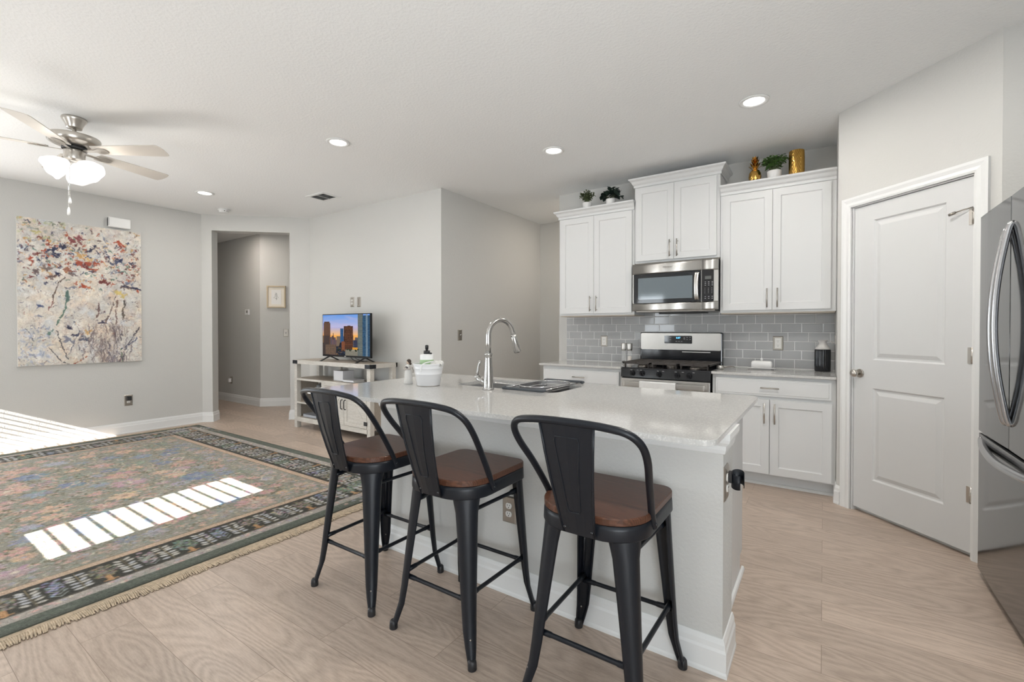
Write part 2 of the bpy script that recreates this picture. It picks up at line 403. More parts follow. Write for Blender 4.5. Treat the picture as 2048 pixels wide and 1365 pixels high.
# angled corner wall with the hallway opening
ca = math.atan2(0.955, 1.01); CO = (XL, 2.845)
def cw(u, v): return (CO[0] + u * math.cos(ca) - v * math.sin(ca), CO[1] + u * math.sin(ca) + v * math.cos(ca))
U0, U1, UL, OT, OH = 0.128, 1.128, 1.39, 0.17, 2.62
m = MB(); m.box(-0.05, U0, 0, OT, 0, CH).box(U1, UL, 0, OT, 0, CH).box(U0, U1, 0, OT, OH, CH)
struct('wall_corner', m, M_WALL, loc=(CO[0], CO[1], 0), rot=(0, 0, ca))
struct('wall_television', MB().box(-6.02, XP, YT, YT + T, 0, CH), M_WALL)
struct('wall_passage', MB().box(XP - T, XP, YT + T, YR, 0, CH), M_WALL)
struct('wall_rear', MB().box(XP - T, -2.1, YR, YR + T, 0, CH), M_WALL)
struct('wall_kitchen', MB().box(-2.575, 0.2, YK, YK + T, 0, CH), M_WALL)
struct('wall_passage_end', MB().box(-2.25, -2.1, YK + T, YR, 0, CH), M_WALL)
struct('wall_pantry_side', MB().box(0.083, 0.083 + 0.1, 4.108, YK, 0, CH), M_WALL)
PO = (0.083, 4.107, 0); PR = -PI / 4
m = MB(); m.box(0, 0.118, 0, 0.1, 0, CH).box(0.842, 0.965, 0, 0.1, 0, CH).box(0.118, 0.842, 0, 0.1, 2.12, CH)
struct('wall_pantry', m, M_WALL, loc=PO, rot=(0, 0, PR))
struct('wall_fridge', MB().box(0.766, XR + T, 3.424, 3.424 + T, 0, CH), M_WALL)
struct('wall_right', MB().box(XR, XR + T, YB - T, -2.1, 0, CH).box(XR, XR + T, -0.2, 3.424, 0, CH).box(XR, XR + T, -2.1, -0.2, 2.13, CH), M_WALL)  # the opening is invented, made to let the right fill in
# rear wall with the two windows the daylight comes through
m = MB(); wz0, wz1 = 0.60, 2.10
def wall_holes(m, x0, x1, holes):
    xs = x0
    for a, b, z0, z1 in holes:
        m.box(xs, a, YB - T, YB, 0, CH); m.box(a, b, YB - T, YB, 0, z0) if z0 > 0 else None; m.box(a, b, YB - T, YB, z1, CH); xs = b
    m.box(xs, x1, YB - T, YB, 0, CH)
wall_holes(m, XL - T, XR + T, [(-6.97, -6.47, 0.60, 2.10), (-3.77, -3.15, 0.60, 2.105)])
struct('wall_back', m, M_WALL)
struct('ground_outside', MB().box(-16, 10, -24, 14, -0.3, -0.12), mat('concrete_outside', (0.45, 0.44, 0.42, 1), 0.9))
# hallway
struct('wall_hall_side', MB().box(-9.75, -7.65, 3.95, 3.95 + T, 0, CH), M_WALL)
struct('wall_hall_end', MB().box(0, 2.2, 0, T, 0, CH), M_WALL, loc=(-7.65, 3.95, 0), rot=(0, 0, PI / 4))
struct('wall_hall_far', MB().box(-9.75, -9.6, 2.5, 3.95, 0, CH), M_WALL)
struct('wall_hall_near', MB().box(-9.75, XL - 0.15, 2.5, 2.65, 0, CH), M_WALL)
struct('wall_hall_close', MB().box(-6.12, -5.97, YT + T, 5.7, 0, CH), M_WALL)

# windows off camera: frame, meeting rail, and real blind slats which cut the sun into bars
def window(name, x0, x1, z0, z1, rail):
    f = struct(name, MB().box(x0, x0 + 0.03, YB - 0.12, YB - 0.06, z0, z1).box(x1 - 0.03, x1, YB - 0.12, YB - 0.06, z0, z1)
               .box(x0, x1, YB - 0.12, YB - 0.06, z0, z0 + 0.03).box(x0, x1, YB - 0.12, YB - 0.06, rail - 0.03, rail + 0.03).box(x0 - 0.02, x1 + 0.02, YB - 0.02, YB + 0.03, z0 - 0.02, z0), M_TRIM)
    s = MB(); k = 0; z = z0 + 0.03
    while z < z1 - 0.03:
        dz = 0.0245 * math.sin(R(15)); dy = 0.0245 * math.cos(R(15)); c = YB - 0.02
        p = [(x0 + 0.005, c - dy, z + dz), (x1 - 0.005, c - dy, z + dz), (x1 - 0.005, c + dy, z - dz), (x0 + 0.005, c + dy, z - dz)]
        q = [(a, b_, h + 0.0025) for a, b_, h in p]
        s.add(p + q, [(0, 1, 2, 3), (7, 6, 5, 4), (0, 4, 5, 1), (1, 5, 6, 2), (2, 6, 7, 3), (3, 7, 4, 0)]); z += 0.0507
    s.build('blind', M_GREYC, f)
window('window_1', -6.97, -6.47, 0.60, 2.10, 1.36)
window('window_2', -3.77, -3.15, 0.60, 2.105, 1.440)
m = MB()
for a in (-1.45, -0.50, 0.50): m.box(XL - 0.11, XL - 0.05, a, a + 0.05, 0, 2.13)
m.box(XL - 0.11, XL - 0.05, -1.45, 0.55, 2.08, 2.13).box(XL - 0.11, XL - 0.05, -1.45, 0.55, 0, 0.05)
struct('door_2', m, M_TRIM)
m = MB()
for a in (-2.10, -1.175, -0.25): m.box(XR + 0.05, XR + 0.11, a, a + 0.05, 0, 2.13)
m.box(XR + 0.05, XR + 0.11, -2.10, -0.20, 2.08, 2.13).box(XR + 0.05, XR + 0.11, -2.10, -0.20, 0, 0.05)
struct('added_door_frame', m, M_TRIM)  # unseen frame, added round the opening for the right fill

# baseboards
BP = [(0, 0), (0.018, 0), (0.018, 0.012), (0.015, 0.02), (0.015, 0.088), (0.011, 0.098), (0.010, 0.116), (0.004, 0.134), (0, 0.134)]
struct('baseboard_left', MB().sweep([(XL, 0.56), (XL, 2.845), cw(U0, 0), cw(U0, OT)], BP), M_TRIM)
struct('baseboard_television', MB().sweep([cw(U1, OT), cw(U1, 0), (-6.02, YT), (XP, YT), (XP, YR), (-2.26, YR)], BP), M_TRIM)
struct('baseboard_hall', MB().sweep([(-9.6, 3.95), (-7.65, 3.95), (-6.25, 5.35)], BP), M_TRIM)
struct('baseboard_pantry', MB().sweep([(0.083, 4.26), (0.083, 4.107), (0.110, 4.080)], BP), M_TRIM)

# pantry door: casing, slab with two raised panels, three hinges, knob, flip latch
d1 = thing('door_1', None, None, PO, PR, kind='structure')
CP = [(0, 0), (0.012, 0), (0.016, 0.012), (0.013, 0.03), (0.018, 0.05), (0.018, 0.066), (0, 0.066)]
def casing(x0, x1, z1, wd):
    # sweep in the x/z plane, standing off the wall by the profile
    m = MB(); P = [(x0, 0.0), (x0, z1), (x1, z1), (x1, 0.0)]; rings = []
    for i, (x, z) in enumerate(P):
        sx = -1 if i < 2 else 1; sz = 1 if i in (1, 2) else 0
        rings.append([(x + sx * o, -h, z + sz * o) for h, o in CP])
    return m.loft(rings, cap=True, smooth=False)
casing(0.110, 0.850, 2.124, 0.066).build('casing', M_TRIM, d1)
m = MB(); m.box(0.110, 0.121, 0.0, 0.1, 0, 2.124).box(0.839, 0.850, 0.0, 0.1, 0, 2.124).box(0.110, 0.850, 0.0, 0.1, 2.116, 2.124)
m.box(0.121, 0.839, 0.05, 0.06, 0.0, 2.116).build('jamb', M_TRIM, d1)
PANELS = [(0.26, 0.697, 1.063, 2.005), (0.26, 0.697, 0.248, 0.871)]
def raised(m, x0, x1, z0, z1, y):
    """sunk ogee edge then a raised field"""
    def ring(i, d): return [(x0 + i, y + d, z0 + i), (x1 - i, y + d, z0 + i), (x1 - i, y + d, z1 - i), (x0 + i, y + d, z1 - i)]
    o = len(m.v); m.loft([ring(0, 0), ring(0.010, 0.009), ring(0.020, 0.009), ring(0.045, 0.001), ring(0.05, 0.001)], cap=False, smooth=False)
    n = len(m.v); m.f.append((n - 4, n - 3, n - 2, n - 1)); m.sm.append(False)
def panel_slab(x0, x1, z0, z1, y0, th, panels, fn):
    """front face at y0 made of stiles and rails round the panels (panels share x range, listed top down)"""
    m = MB(); a, b = panels[0][0], panels[0][1]
    def fq(p, q, r, s): m.add([(p, y0, r), (q, y0, r), (q, y0, s), (p, y0, s)], [(0, 1, 2, 3)])
    fq(x0, a, z0, z1); fq(b, x1, z0, z1); zt = z1
    for p in panels: fq(a, b, p[3], zt); fn(m, a, b, p[2], p[3], y0); zt = p[2]
    fq(a, b, z0, zt)
    m.add([(x0, y0, z0), (x1, y0, z0), (x1, y0, z1), (x0, y0, z1), (x0, y0 + th, z0), (x1, y0 + th, z0), (x1, y0 + th, z1), (x0, y0 + th, z1)],
          [(7, 6, 5, 4), (0, 1, 5, 4), (1, 2, 6, 5), (2, 3, 7, 6), (3, 0, 4, 7)])
    return m
panel_slab(0.1235, 0.8365, 0.028, 2.113, 0.012, 0.035, PANELS, raised).build('door_panel', M_DOOR, d1, normals=False)
for z in (1.892, 1.124, 0.351):
    m = MB(); m.cyl((0.838, 0.004, z - 0.045), (0.838, 0.004, z + 0.045), 0.0065, n=12).box(0.812, 0.838, 0.008, 0.0125, z - 0.045, z + 0.045)
    for k in range(-2, 3): m.cyl((0.838, 0.004, z + k * 0.018 - 0.001), (0.838, 0.004, z + k * 0.018 + 0.001), 0.0075, n=12)
    m.build('hinge', M_NICKEL, d1)
m = MB(); m.tube([(0.838, -0.002, 1.94), (0.80, -0.012, 1.935), (0.755, -0.02, 1.925)], 0.0035, 8).cyl((0.765, -0.018, 1.927), (0.735, -0.024, 1.918), 0.008, n=10)
m.build('latch', M_NICKELD, d1)
kb = MB().cyl((0.168, 0.012, 0.965), (0.168, 0.004, 0.965), 0.030, 0.028, n=24)
kb.lathe([(0.001, 0), (0.012, 0.0), (0.011, 0.02), (0.020, 0.03), (0.026, 0.042), (0.025, 0.052), (0.016, 0.060), (0.001, 0.062)], n=24)
# the knob's lathe stands along z: turn those points to face the room (-y)
n0 = len(kb.v) - 8 * 24
kb.v = kb.v[:n0] + [(x + 0.168, 0.006 - z, y + 0.965) for x, y, z in kb.v[n0:]]
kb.build('door_knob', M_NICKEL, d1)

# ================================================================== small wall plates
M_PLATE = mat('nickel_plate', (0.42, 0.39, 0.35, 1), 0.34, 0.9)
M_RECEPT = mat('receptacle_white', (0.80, 0.79, 0.76, 1), 0.35)
def plate_body(t, w=0.075, h=0.125, m_=None):
    m = MB(); a, b = w / 2, h / 2
    m.loft([[(-a, 0, -b), (a, 0, -b), (a, 0, b), (-a, 0, b)], [(-a, -0.003, -b), (a, -0.003, -b), (a, -0.003, b), (-a, -0.003, b)],
            [(-a + 0.006, -0.007, -b + 0.006), (a - 0.006, -0.007, -b + 0.006), (a - 0.006, -0.007, b - 0.006), (-a + 0.006, -0.007, b - 0.006)]], smooth=False)
    m.build('cover_plate', m_ or M_PLATE, t)
def outlet(label, loc, rz, w=0.075, h=0.125, group='wall outlets', insert=False):
    t = thing('wall_outlet', label, 'outlet', loc, rz, group); plate_body(t, w, h)
    if insert: MB().box(-w / 2 + 0.016, w / 2 - 0.016, -0.0085, -0.006, -h / 2 + 0.016, h / 2 - 0.016).build('insert', M_RECEPT, t, bevel=0.001)
    for s in (-1, 1):
        z = s * 0.0195
        poly = [(0.017 * math.cos(R(a)), z + max(-0.0135, min(0.0135, 0.017 * math.sin(R(a))))) for a in range(0, 360, 15)]
        r = MB().prism(poly, -0.0105, -0.006, 'y').build('receptacle', M_RECEPT, t)
        MB().box(-0.0075, -0.0055, -0.0112, -0.010, z - 0.001, z + 0.0075).box(0.0050, 0.0070, -0.0112, -0.010, z - 0.0005, z + 0.0065).cyl((0, -0.0112, z - 0.0075), (0, -0.010, z - 0.0075), 0.0026, n=10).build('slot', M_BLK, r)
    MB().cyl((0, -0.0085, 0), (0, -0.006, 0), 0.003, n=10).build('screw', M_NICKEL, t)
    return t
def switch(label, loc, rz, m_=None):
    t = thing('light_switch', label, 'light switch', loc, rz, 'light switches'); plate_body(t, m_=m_)
    MB().box(-0.0065, 0.0065, -0.009, -0.006, -0.013, 0.013).build('collar', M_BLK if m_ is None else M_RECEPT, t)
    MB().prism([(-0.0075, -0.009), (-0.022, 0.006), (-0.020, 0.010), (-0.0075, 0.004)], -0.004, 0.004, 'x').build('toggle', M_RECEPT, t)
    for z in (-0.03, 0.03): MB().cyl((0, -0.0082, z), (0, -0.006, z), 0.003, n=10).build('screw', M_NICKEL, t)
    return t
outlet('nickel wall outlet on tiles between pepper mills and left wall edge', (-2.008, YK - 0.009, 1.139), 0, 0.078, 0.118, insert=True)
outlet('nickel wall outlet on grey tiles above the butter dish', (-0.340, YK - 0.009, 1.143), 0, 0.082, 0.126, insert=True)
outlet('nickel outlet on island front between the stools', (-1.243, 1.82, 0.405), 0, 0.078, 0.128)
o_side = outlet('nickel outlet on island end wall holding a black loop', (-0.30, 1.862, 0.700), PI / 2, 0.075, 0.128)
outlet('leftmost plate above television with round white outlets', (-5.066, YT, 1.622), 0, 0.075, 0.125, 'wall outlets')
t = thing('wall_plate', 'brushed media plate above television, right of the outlet plate', 'wall plate', (-4.930, YT, 1.618)); plate_body(t)
MB().box(-0.02, 0.02, -0.009, -0.006, -0.048, 0.048).build('insert', M_NICKEL, t); MB().box(-0.009, 0.009, -0.0095, -0.0085, -0.04, 0.04).build('slot', M_NICKELD, t)
switch('nickel light switch on beige wall behind the faucet', (XP, 4.113, 1.202), PI / 2)
tt = switch('light switch with grey edge inside hallway under the framed print', (-7.372, 4.228, 1.210), PI / 4); 
t = outlet('nickel outlet with plugged in black device under the canvas', (XL, 2.034, 0.402), PI / 2, 0.082, 0.13)
MB().box(-0.022, 0.022, -0.045, -0.010, 0.0, 0.05).build('plug', M_BLK, t, bevel=0.004)
t = outlet('dark outlet low on hallway side wall with white plug', (-8.625, 3.95, 0.376), 0)
MB().box(-0.028, 0.012, -0.05, -0.011, -0.035, 0.03).build('plug', M_WHITEP, t, bevel=0.005)
# black loop on the island end outlet
t = thing('cable_strap', 'black curled strap hanging from island end outlet', 'strap', (-0.289, 1.866, 0.722), PI / 2)
ring = MB(); n = 28; rr = []
for k in range(n + 1):
    a = R(-100 + 310 * k / n); rr.append([(0.022 * math.cos(a) + 0.006, -0.030 + 0.022 * math.sin(a), h + 0.25 * 0.03 * math.cos(a)) for h in (-0.034, 0.018)])
in_ = [[((x - 0.006) * 0.92 + 0.006, (y + 0.030) * 0.92 - 0.030, z) for x, y, z in r] for r in rr]
ring.loft([[a[0], a[1], b[1], b[0]] for a, b in zip(rr, in_)], smooth=True); ring.build('loop', M_BLKMETAL, t, normals=True)
MB().box(-0.012, 0.012, -0.012, 0.0, -0.02, 0.02).build('plug', M_BLK, t)

# thermostat, chime box, smoke detector, ceiling vent
t = thing('thermostat', 'small white thermostat on dim hallway side wall', 'thermostat', (-8.04, 3.95, 1.558))
MB().box(-0.055, 0.055, -0.025, 0, -0.045, 0.045).build('housing', M_WHITEP, t, bevel=0.004); MB().box(-0.01, 0.04, -0.027, -0.024, -0.015, 0.025).build('display', mat('lcd_grey', (0.22, 0.23, 0.21, 1), 0.3), t)
t = thing('door_chime', 'white door chime box above the canvas painting', 'chime box', (XL, 1.953, 2.540), PI / 2)
MB().box(-0.108, 0.108, -0.055, 0, -0.060, 0.060).build('housing', M_WHITEP, t, bevel=0.012, seg=3); MB().box(-0.108, -0.095, -0.056, -0.01, -0.045, 0.045).build('grille', mat('vent_grey', (0.6, 0.6, 0.59, 1), 0.5), t)
t = thing('smoke_detector', 'round white smoke detector on ceiling by hallway opening', 'smoke detector', (-6.50, 2.895, CH))
MB().lathe([(0.001, 0), (0.07, 0), (0.07, -0.012), (0.066, -0.016), (0.055, -0.018), (0.053, -0.034), (0.044, -0.042), (0.001, -0.044)], n=32).build('housing', M_WHITEP, t)
MB().box(0.035, 0.053, -0.02, 0.02, -0.03, -0.022).build('slot', M_BLK, t)
t = thing('ceiling_vent', 'white louvred air vent set in the ceiling', 'air vent', (-4.90, 3.274, CH), R(1.5))
plate_with_hole([(-0.165, -0.125), (0.165, -0.125), (0.165, 0.125), (-0.165, 0.125)], [(-0.125, -0.09), (0.125, -0.09), (0.125, 0.09), (-0.125, 0.09)], -0.008, 0.0).build('frame', M_WHITEP, t)
MB().box(-0.13, 0.13, -0.095, 0.095, -0.001, 0.0005).build('backing', M_SEAM, t)
m = MB(); m.box(-0.006, 0.006, -0.09, 0.09, -0.008, -0.001)
for k in range(9):
    y = -0.08 + k * 0.02; m.add([(-0.125, y, -0.007), (0.125, y, -0.007), (0.125, y + 0.006, -0.001), (-0.125, y + 0.006, -0.001)], [(0, 1, 2, 3)]); m.add([(-0.125, y + .001, -0.007), (0.125, y + .001, -0.007), (0.125, y + 0.007, -0.001), (-0.125, y + 0.007, -0.001)], [(3, 2, 1, 0)])
m.build('louvre', mat('vent_louvre', (0.45, 0.45, 0.44, 1), 0.5), t)

# recessed ceiling lights: ring, lens and the lamp itself
M_LENS = mat('light_lens', (0.9, 0.9, 0.88, 1), 0.4, emit=((1.0, 0.97, 0.92), 9.0))
def can(label, x, y, p=4.5):
    t = thing('recessed_light', label, 'ceiling light', (x, y, CH), 0, 'recessed ceiling lights')
    MB().lathe([(0.062, -0.001), (0.095, -0.001), (0.094, -0.006), (0.085, -0.009), (0.070, -0.008), (0.066, -0.0035), (0.062, -0.001)], n=40).build('trim_ring', M_WHITEP, t)
    MB().lathe([(0.001, -0.003), (0.066, -0.003), (0.066, -0.001), (0.001, -0.001)], n=32).build('lens', M_LENS, t)
    lamp('bulb', 'AREA', (0, 0, -0.012), p, (1.0, 0.96, 0.90), size=0.12, parent=t)
can('recessed light over the counter nearest the pantry', -0.405, 3.56, 8)
can('recessed light over the counter near the passage corner', -1.967, 3.56)
can('recessed light over the room left of island, near the vent', -3.374, 2.394, 12)
can('recessed light farthest left, beside the smoke detector', -5.893, 2.423, 12)
lamp('fill_aisle', 'AREA', (0.05, 2.33, CH - 0.02), 24, (1, 0.95, 0.88), size=0.14)  # added fill above the frame, brightens pantry wall and aisle floor
lamp('fill_behind_camera', 'AREA', (-3.3, -0.9, CH - 0.02), 4, (1, 0.95, 0.88), size=0.14)  # added fill behind the camera, no known fixture there
lamp('hall_fixture', 'AREA', (-7.42, 3.40, CH - 0.02), 11, (1.0, 0.91, 0.83), size=0.12)
lamp('fill_passage', 'AREA', (-2.43, 5.40, CH - 0.02), 9, (1.0, 0.90, 0.79), size=0.12)  # added fill, hidden behind the kitchen wall to warm and brighten the passage
# ================================================================== KITCHEN
def shaker_panel(m, x0, x1, z0, z1, y):
    def ring(i, d): return [(x0 + i, y + d, z0 + i), (x1 - i, y + d, z0 + i), (x1 - i, y + d, z1 - i), (x0 + i, y + d, z1 - i)]
    m.loft([ring(0, 0), ring(0.004, 0.006), ring(0.010, 0.0075)], cap=False, smooth=False)
    n = len(m.v); m.f.append((n - 4, n - 3, n - 2, n - 1)); m.sm.append(False)
def shaker(name, x0, x1, z0, z1, parent, st=0.058, y=-0.020):
    o = panel_slab(x0, x1, z0, z1, y, 0.019, [(x0 + st, x1 - st, z0 + st, z1 - st)], shaker_panel).build(name, M_CAB, parent, normals=False)
    return o
def pull(parent, x, z, L=0.16, vert=True, y=-0.020):
    m = MB(); h = L / 2; d = 0.028
    if vert:
        m.cyl((x, y - d, z - h), (x, y - d, z + h), 0.0055, n=12)
        for s in (-1, 1): m.cyl((x, y, z + s * h * 0.78), (x, y - d, z + s * h * 0.78), 0.0042, n=10)
    else:
        m.cyl((x - h, y - d, z), (x + h, y - d, z), 0.0055, n=12)
        for s in (-1, 1): m.cyl((x + s * h * 0.78, y, z), (x + s * h * 0.78, y - d, z), 0.0042, n=10)
    return m.build('handle', M_NICKEL, parent)
CROWN = [(0, -0.005), (0.010, -0.005), (0.010, 0.018), (0.022, 0.030), (0.032, 0.052), (0.050, 0.066), (0.052, 0.080), (0, 0.080)]
def upper(label, x0, x1, y, z0, z1, doors, pz_, left=True, right=True):
    t = thing('wall_cabinet', label, 'cabinet', (x0, y, z0), 0, 'white wall cabinets'); W = x1 - x0; D = YK - 0.001 - y; Hh = z1 - z0
    MB().box(0, W, 0, D, 0.010, Hh).build('body', M_CAB, t, bevel=0.0015)
    MB().box(0.006, W - 0.006, 0.012, D - 0.006, 0.0, 0.010).build('underside', mat('cabinet_underside', (0.56, 0.50, 0.43, 1), 0.6), t)
    path = ([(0, D)] if left else []) + [(0, 0), (W, 0)] + ([(W, D)] if right else [])
    pr = [(o, z + Hh) for o, z in CROWN]
    MB().sweep(path, pr).build('crown', M_CAB, t)
    MB().box(0.001, W - 0.001, 0.001, D - 0.001, Hh + 0.064, Hh + 0.078).build('top_board', M_CAB, t)
    for a, b, hx in doors:
        d = shaker('door', a - x0, b - x0, pz_[0] - z0, pz_[1] - z0, t)
        pull(d, hx - x0, pz_[2] - z0)
upper('left white wall cabinet over the pepper mills, with tall doors', -2.392, -1.556, 4.47, 1.405, 2.462, [(-2.372, -1.985, -2.018), (-1.982, -1.578, -1.948)], (1.435, 2.448, 1.535), True, False)
upper('middle white wall cabinet, raised above the microwave', -1.553, -0.772, 4.47, 1.905, 2.665, [(-1.537, -1.174, -1.206), (-1.171, -0.800, -1.138)], (1.935, 2.648, 2.035), True, True)
upper('right white wall cabinet over the butter dish, with tall doors', -0.769, 0.081, 4.47, 1.405, 2.462, [(-0.747, -0.363, -0.398), (-0.360, 0.045, -0.322)], (1.435, 2.448, 1.535), False, False)

def base_cab(label, x0, x1, drawer, doors, hx):
    y = 4.20
    t = thing('base_cabinet', label, 'cabinet', (x0, y, 0), 0, 'white base cabinets'); W = x1 - x0; D = YK - 0.002 - y
    MB().box(0, W, 0, D, 0.10, 0.894).build('body', M_CAB, t, bevel=0.0015)
    MB().box(0.0, W, 0.065, D, 0, 0.10).box(0, W, 0.053, 0.065, 0, 0.022).build('toe_kick', M_CAB, t)
    d = panel_slab(drawer[0] - x0, drawer[1] - x0, drawer[2], drawer[3], -0.020, 0.019, [(drawer[0] - x0 + .012, drawer[1] - x0 - .012, drawer[2] + .012, drawer[3] - .012)],
                   lambda m, a, b, c, e, yy: (m.loft([[(a, yy, c), (b, yy, c), (b, yy, e), (a, yy, e)], [(a + .004, yy - .0025, c + .004), (b - .004, yy - .0025, c + .004), (b - .004, yy - .0025, e - .004), (a + .004, yy - .0025, e - .004)]], cap=False, smooth=False),
                                                    m.f.append(tuple(range(len(m.v) - 4, len(m.v)))), m.sm.append(False))).build('drawer', M_CAB, t, normals=False)
    pull(d, (drawer[0] + drawer[1]) / 2 - x0, (drawer[2] + drawer[3]) / 2, 0.13, False, -0.022)
    for (a, b), h in zip(doors, hx):
        q = shaker('door', a - x0, b - x0, 0.113, 0.708, t); pull(q, h - x0, 0.60)
base_cab('white base cabinet left of the range, mostly behind the island', -2.440, -1.582, (-2.425, -1.605, 0.725, 0.862), [(-2.425, -2.017), (-2.013, -1.605)], [-2.05, -1.98])
base_cab('white base cabinet right of the range with drawer and two doors', -0.780, 0.081, (-0.752, 0.050, 0.735, 0.868), [(-0.752, -0.355), (-0.350, 0.055)], [-0.388, -0.316])
for x0, x1, lb in ((-2.470, -1.578, 'white quartz counter left of the range'), (-0.784, 0.081, 'white quartz counter right of the range, under butter dish')):
    tag(MB().box(x0, x1, 4.160, YK - 0.010, 0.894, 0.914).build('countertop', M_QUARTZ, bevel=0.003), lb, 'countertop')

# backsplash: real tiles with grout, thirds offset
bs = thing('backsplash', None, None, (0, YK, 0), kind='structure')
MB().box(-2.473, 0.082, -0.0078, -0.0005, 0.914, 1.47).build('grout', mat('grout_white', (0.74, 0.74, 0.73, 1), 0.8), bs)
m = MB(); rnd = random.Random(4); g = 0.0021; tw, th_ = 0.1553, 0.080
for r in range(8):
    z1 = 1.480 - r * th_; z0 = max(0.9145, z1 - th_); off = [0.0, 0.0, 0.052, 0.104, 0.0, 0.052, 0.0, 0.052][r]
    x = -0.834 + off - 12 * tw
    while x < 0.082:
        a, b = max(-2.473, x) + g, min(0.082, x + tw) - g; x += tw
        if b <= max(a, -2.473) + 0.001 or z1 - z0 < 0.01: continue
        c0, c1 = z0 + g, min(1.47, z1) - g; e = 0.0035; ty, tz = rnd.uniform(-.0008, .0008), rnd.uniform(-.0006, .0006)
        f = -0.0095
        m.add([(a, -.003, c0), (b, -.003, c0), (b, -.003, c1), (a, -.003, c1), (a, f + .002, c0), (b, f + .002, c0), (b, f + .002, c1), (a, f + .002, c1),
               (a + e, f + ty + tz, c0 + e), (b - e, f - ty + tz, c0 + e), (b - e, f - ty - tz, c1 - e), (a + e, f + ty - tz, c1 - e)],
              [(0, 1, 5, 4), (1, 2, 6, 5), (2, 3, 7, 6), (3, 0, 4, 7), (4, 5, 9, 8), (5, 6, 10, 9), (6, 7, 11, 10), (7, 4, 8, 11), (8, 9, 10, 11)])
m.build('tile', mat('grey_glazed_tile', (0.41, 0.413, 0.418, 1), 0.10, spec=0.6, bump=(9, 0.05, 0.01), var=(3.0, 0.10, (1, 1, 1))), bs, normals=False)

# ---------------------------------------------------------------- microwave
mw = thing('microwave', 'stainless over the range microwave with black glass door', 'microwave', (-1.549, 4.385, 1.445))
W, D, Hh = 0.776, YK - 4.386 - 0.012, 0.452
MB().box(0.004, W - 0.004, 0.022, D, 0.0, Hh).build('body', M_BLK, mw)
MB().box(0, W, 0.01, 0.028, 0.0, Hh).build('face', M_STEEL, mw, bevel=0.004)
def vband(x0, x1, z0, z1, y0, bulge=0.0015):  # shallow bowed steel band
    m = MB(); r = []
    for k in range(7):
        a = k / 6; r.append([(x0, y0 - bulge * math.sin(PI * a), z0 + (z1 - z0) * a), (x1, y0 - bulge * math.sin(PI * a), z0 + (z1 - z0) * a), (x1, 0.011, z0 + (z1 - z0) * a), (x0, 0.011, z0 + (z1 - z0) * a)])
    return m.loft(r, smooth=True)
vx = 0.637
vband(0.0, vx - 0.002, 0.352, Hh, 0.006).build('upper_band', M_STEEL, mw); vband(vx + 0.002, W, 0.352, Hh, 0.006).build('upper_band', M_STEEL, mw)
vband(0.0, vx - 0.002, 0.0, 0.075, 0.006).build('lower_band', M_STEEL, mw); vband(vx + 0.002, W, 0.0, 0.075, 0.006).build('lower_band', M_STEEL, mw)
dr = MB().prism(rrect(0.014, vx - 0.003, 0.075, 0.352, 0.008), 0.0015, 0.012, 'y').build('door', M_BLKGLASS, mw)
MB().prism(rrect(0.058, 0.560, 0.110, 0.315, 0.004), 0.0008, 0.0030, 'y').build('window', mat('microwave_window', (0.13, 0.165, 0.19, 1), 0.06, spec=0.9, coat=0.8), dr)
hp = [(0.602, -0.012, 0.092), (0.600, -0.026, 0.13), (0.599, -0.034, 0.21), (0.600, -0.028, 0.29), (0.603, -0.012, 0.338)]
m = MB(); rings = []
for p in spline(hp, 5): rings.append([(p.x - 0.021, p.y, p.z), (p.x - 0.015, p.y - 0.008, p.z), (p.x + 0.015, p.y - 0.008, p.z), (p.x + 0.021, p.y, p.z), (p.x + 0.015, p.y + 0.004, p.z), (p.x - 0.015, p.y + 0.004, p.z)])
m.loft(rings).box(0.590, 0.614, -0.014, 0.004, 0.092, 0.105).box(0.590, 0.614, -0.014, 0.004, 0.325, 0.338).build('handle', M_STEEL, dr)
cp = MB().prism(rrect(vx + 0.003, W - 0.036, 0.075, 0.352, 0.006), 0.0005, 0.012, 'y').build('control_panel', mat('control_black', (0.014, 0.014, 0.016, 1), 0.22), mw)
MB().box(vx + 0.030, W - 0.056, -0.001, 0.0008, 0.272, 0.300).build('display', mat('display_grey', (0.12, 0.125, 0.12, 1), 0.25), cp)
m = MB(); rnd = random.Random(3)
for r_, z in enumerate([0.246, 0.232, 0.216, 0.190, 0.176, 0.162, 0.148, 0.115, 0.098]):
    for c_ in range(3):
        x = vx + 0.028 + c_ * 0.029; ww = 0.011 if r_ in (0, 1, 2, 7, 8) else 0.004; m.box(x, x + ww, -0.0003, 0.0006, z, z + 0.004)
m.build('button', mat('legend_grey', (0.45, 0.45, 0.46, 1), 0.5), cp)
def text(name, body, size, parent, loc, m_, rx=PI / 2, rz=0.0, ext=0.0004, align='CENTER', shear=0.0):
    c = bpy.data.curves.new(name, 'FONT'); c.body = body; c.size = size; c.extrude = ext; c.align_x = align; c.align_y = 'CENTER'; c.shear = shear
    o = bpy.data.objects.new(name, c); COL.objects.link(o); o.parent = parent; o.location = loc; o.rotation_euler = (rx, 0, rz); c.materials.append(m_)
    dg = bpy.context.evaluated_depsgraph_get(); me = bpy.data.meshes.new_from_object(o.evaluated_get(dg)); n = bpy.data.objects.new(name, me); COL.objects.link(n)
    n.parent = parent; n.location = loc; n.rotation_euler = (rx, 0, rz); bpy.data.objects.remove(o); n.name = name; return n
text('badge', 'Whirlpool', 0.022, mw, (0.335, -0.0002, 0.408), M_NICKELD, shear=0.2)
MB().box(0.03, W - 0.03, 0.03, D - 0.02, -0.008, 0.0).build('underside', M_NICKELD, mw)
MB().box(0.16, 0.62, D - 0.06, D - 0.01, -0.022, -0.006).build('light_cover', M_BLK, mw)

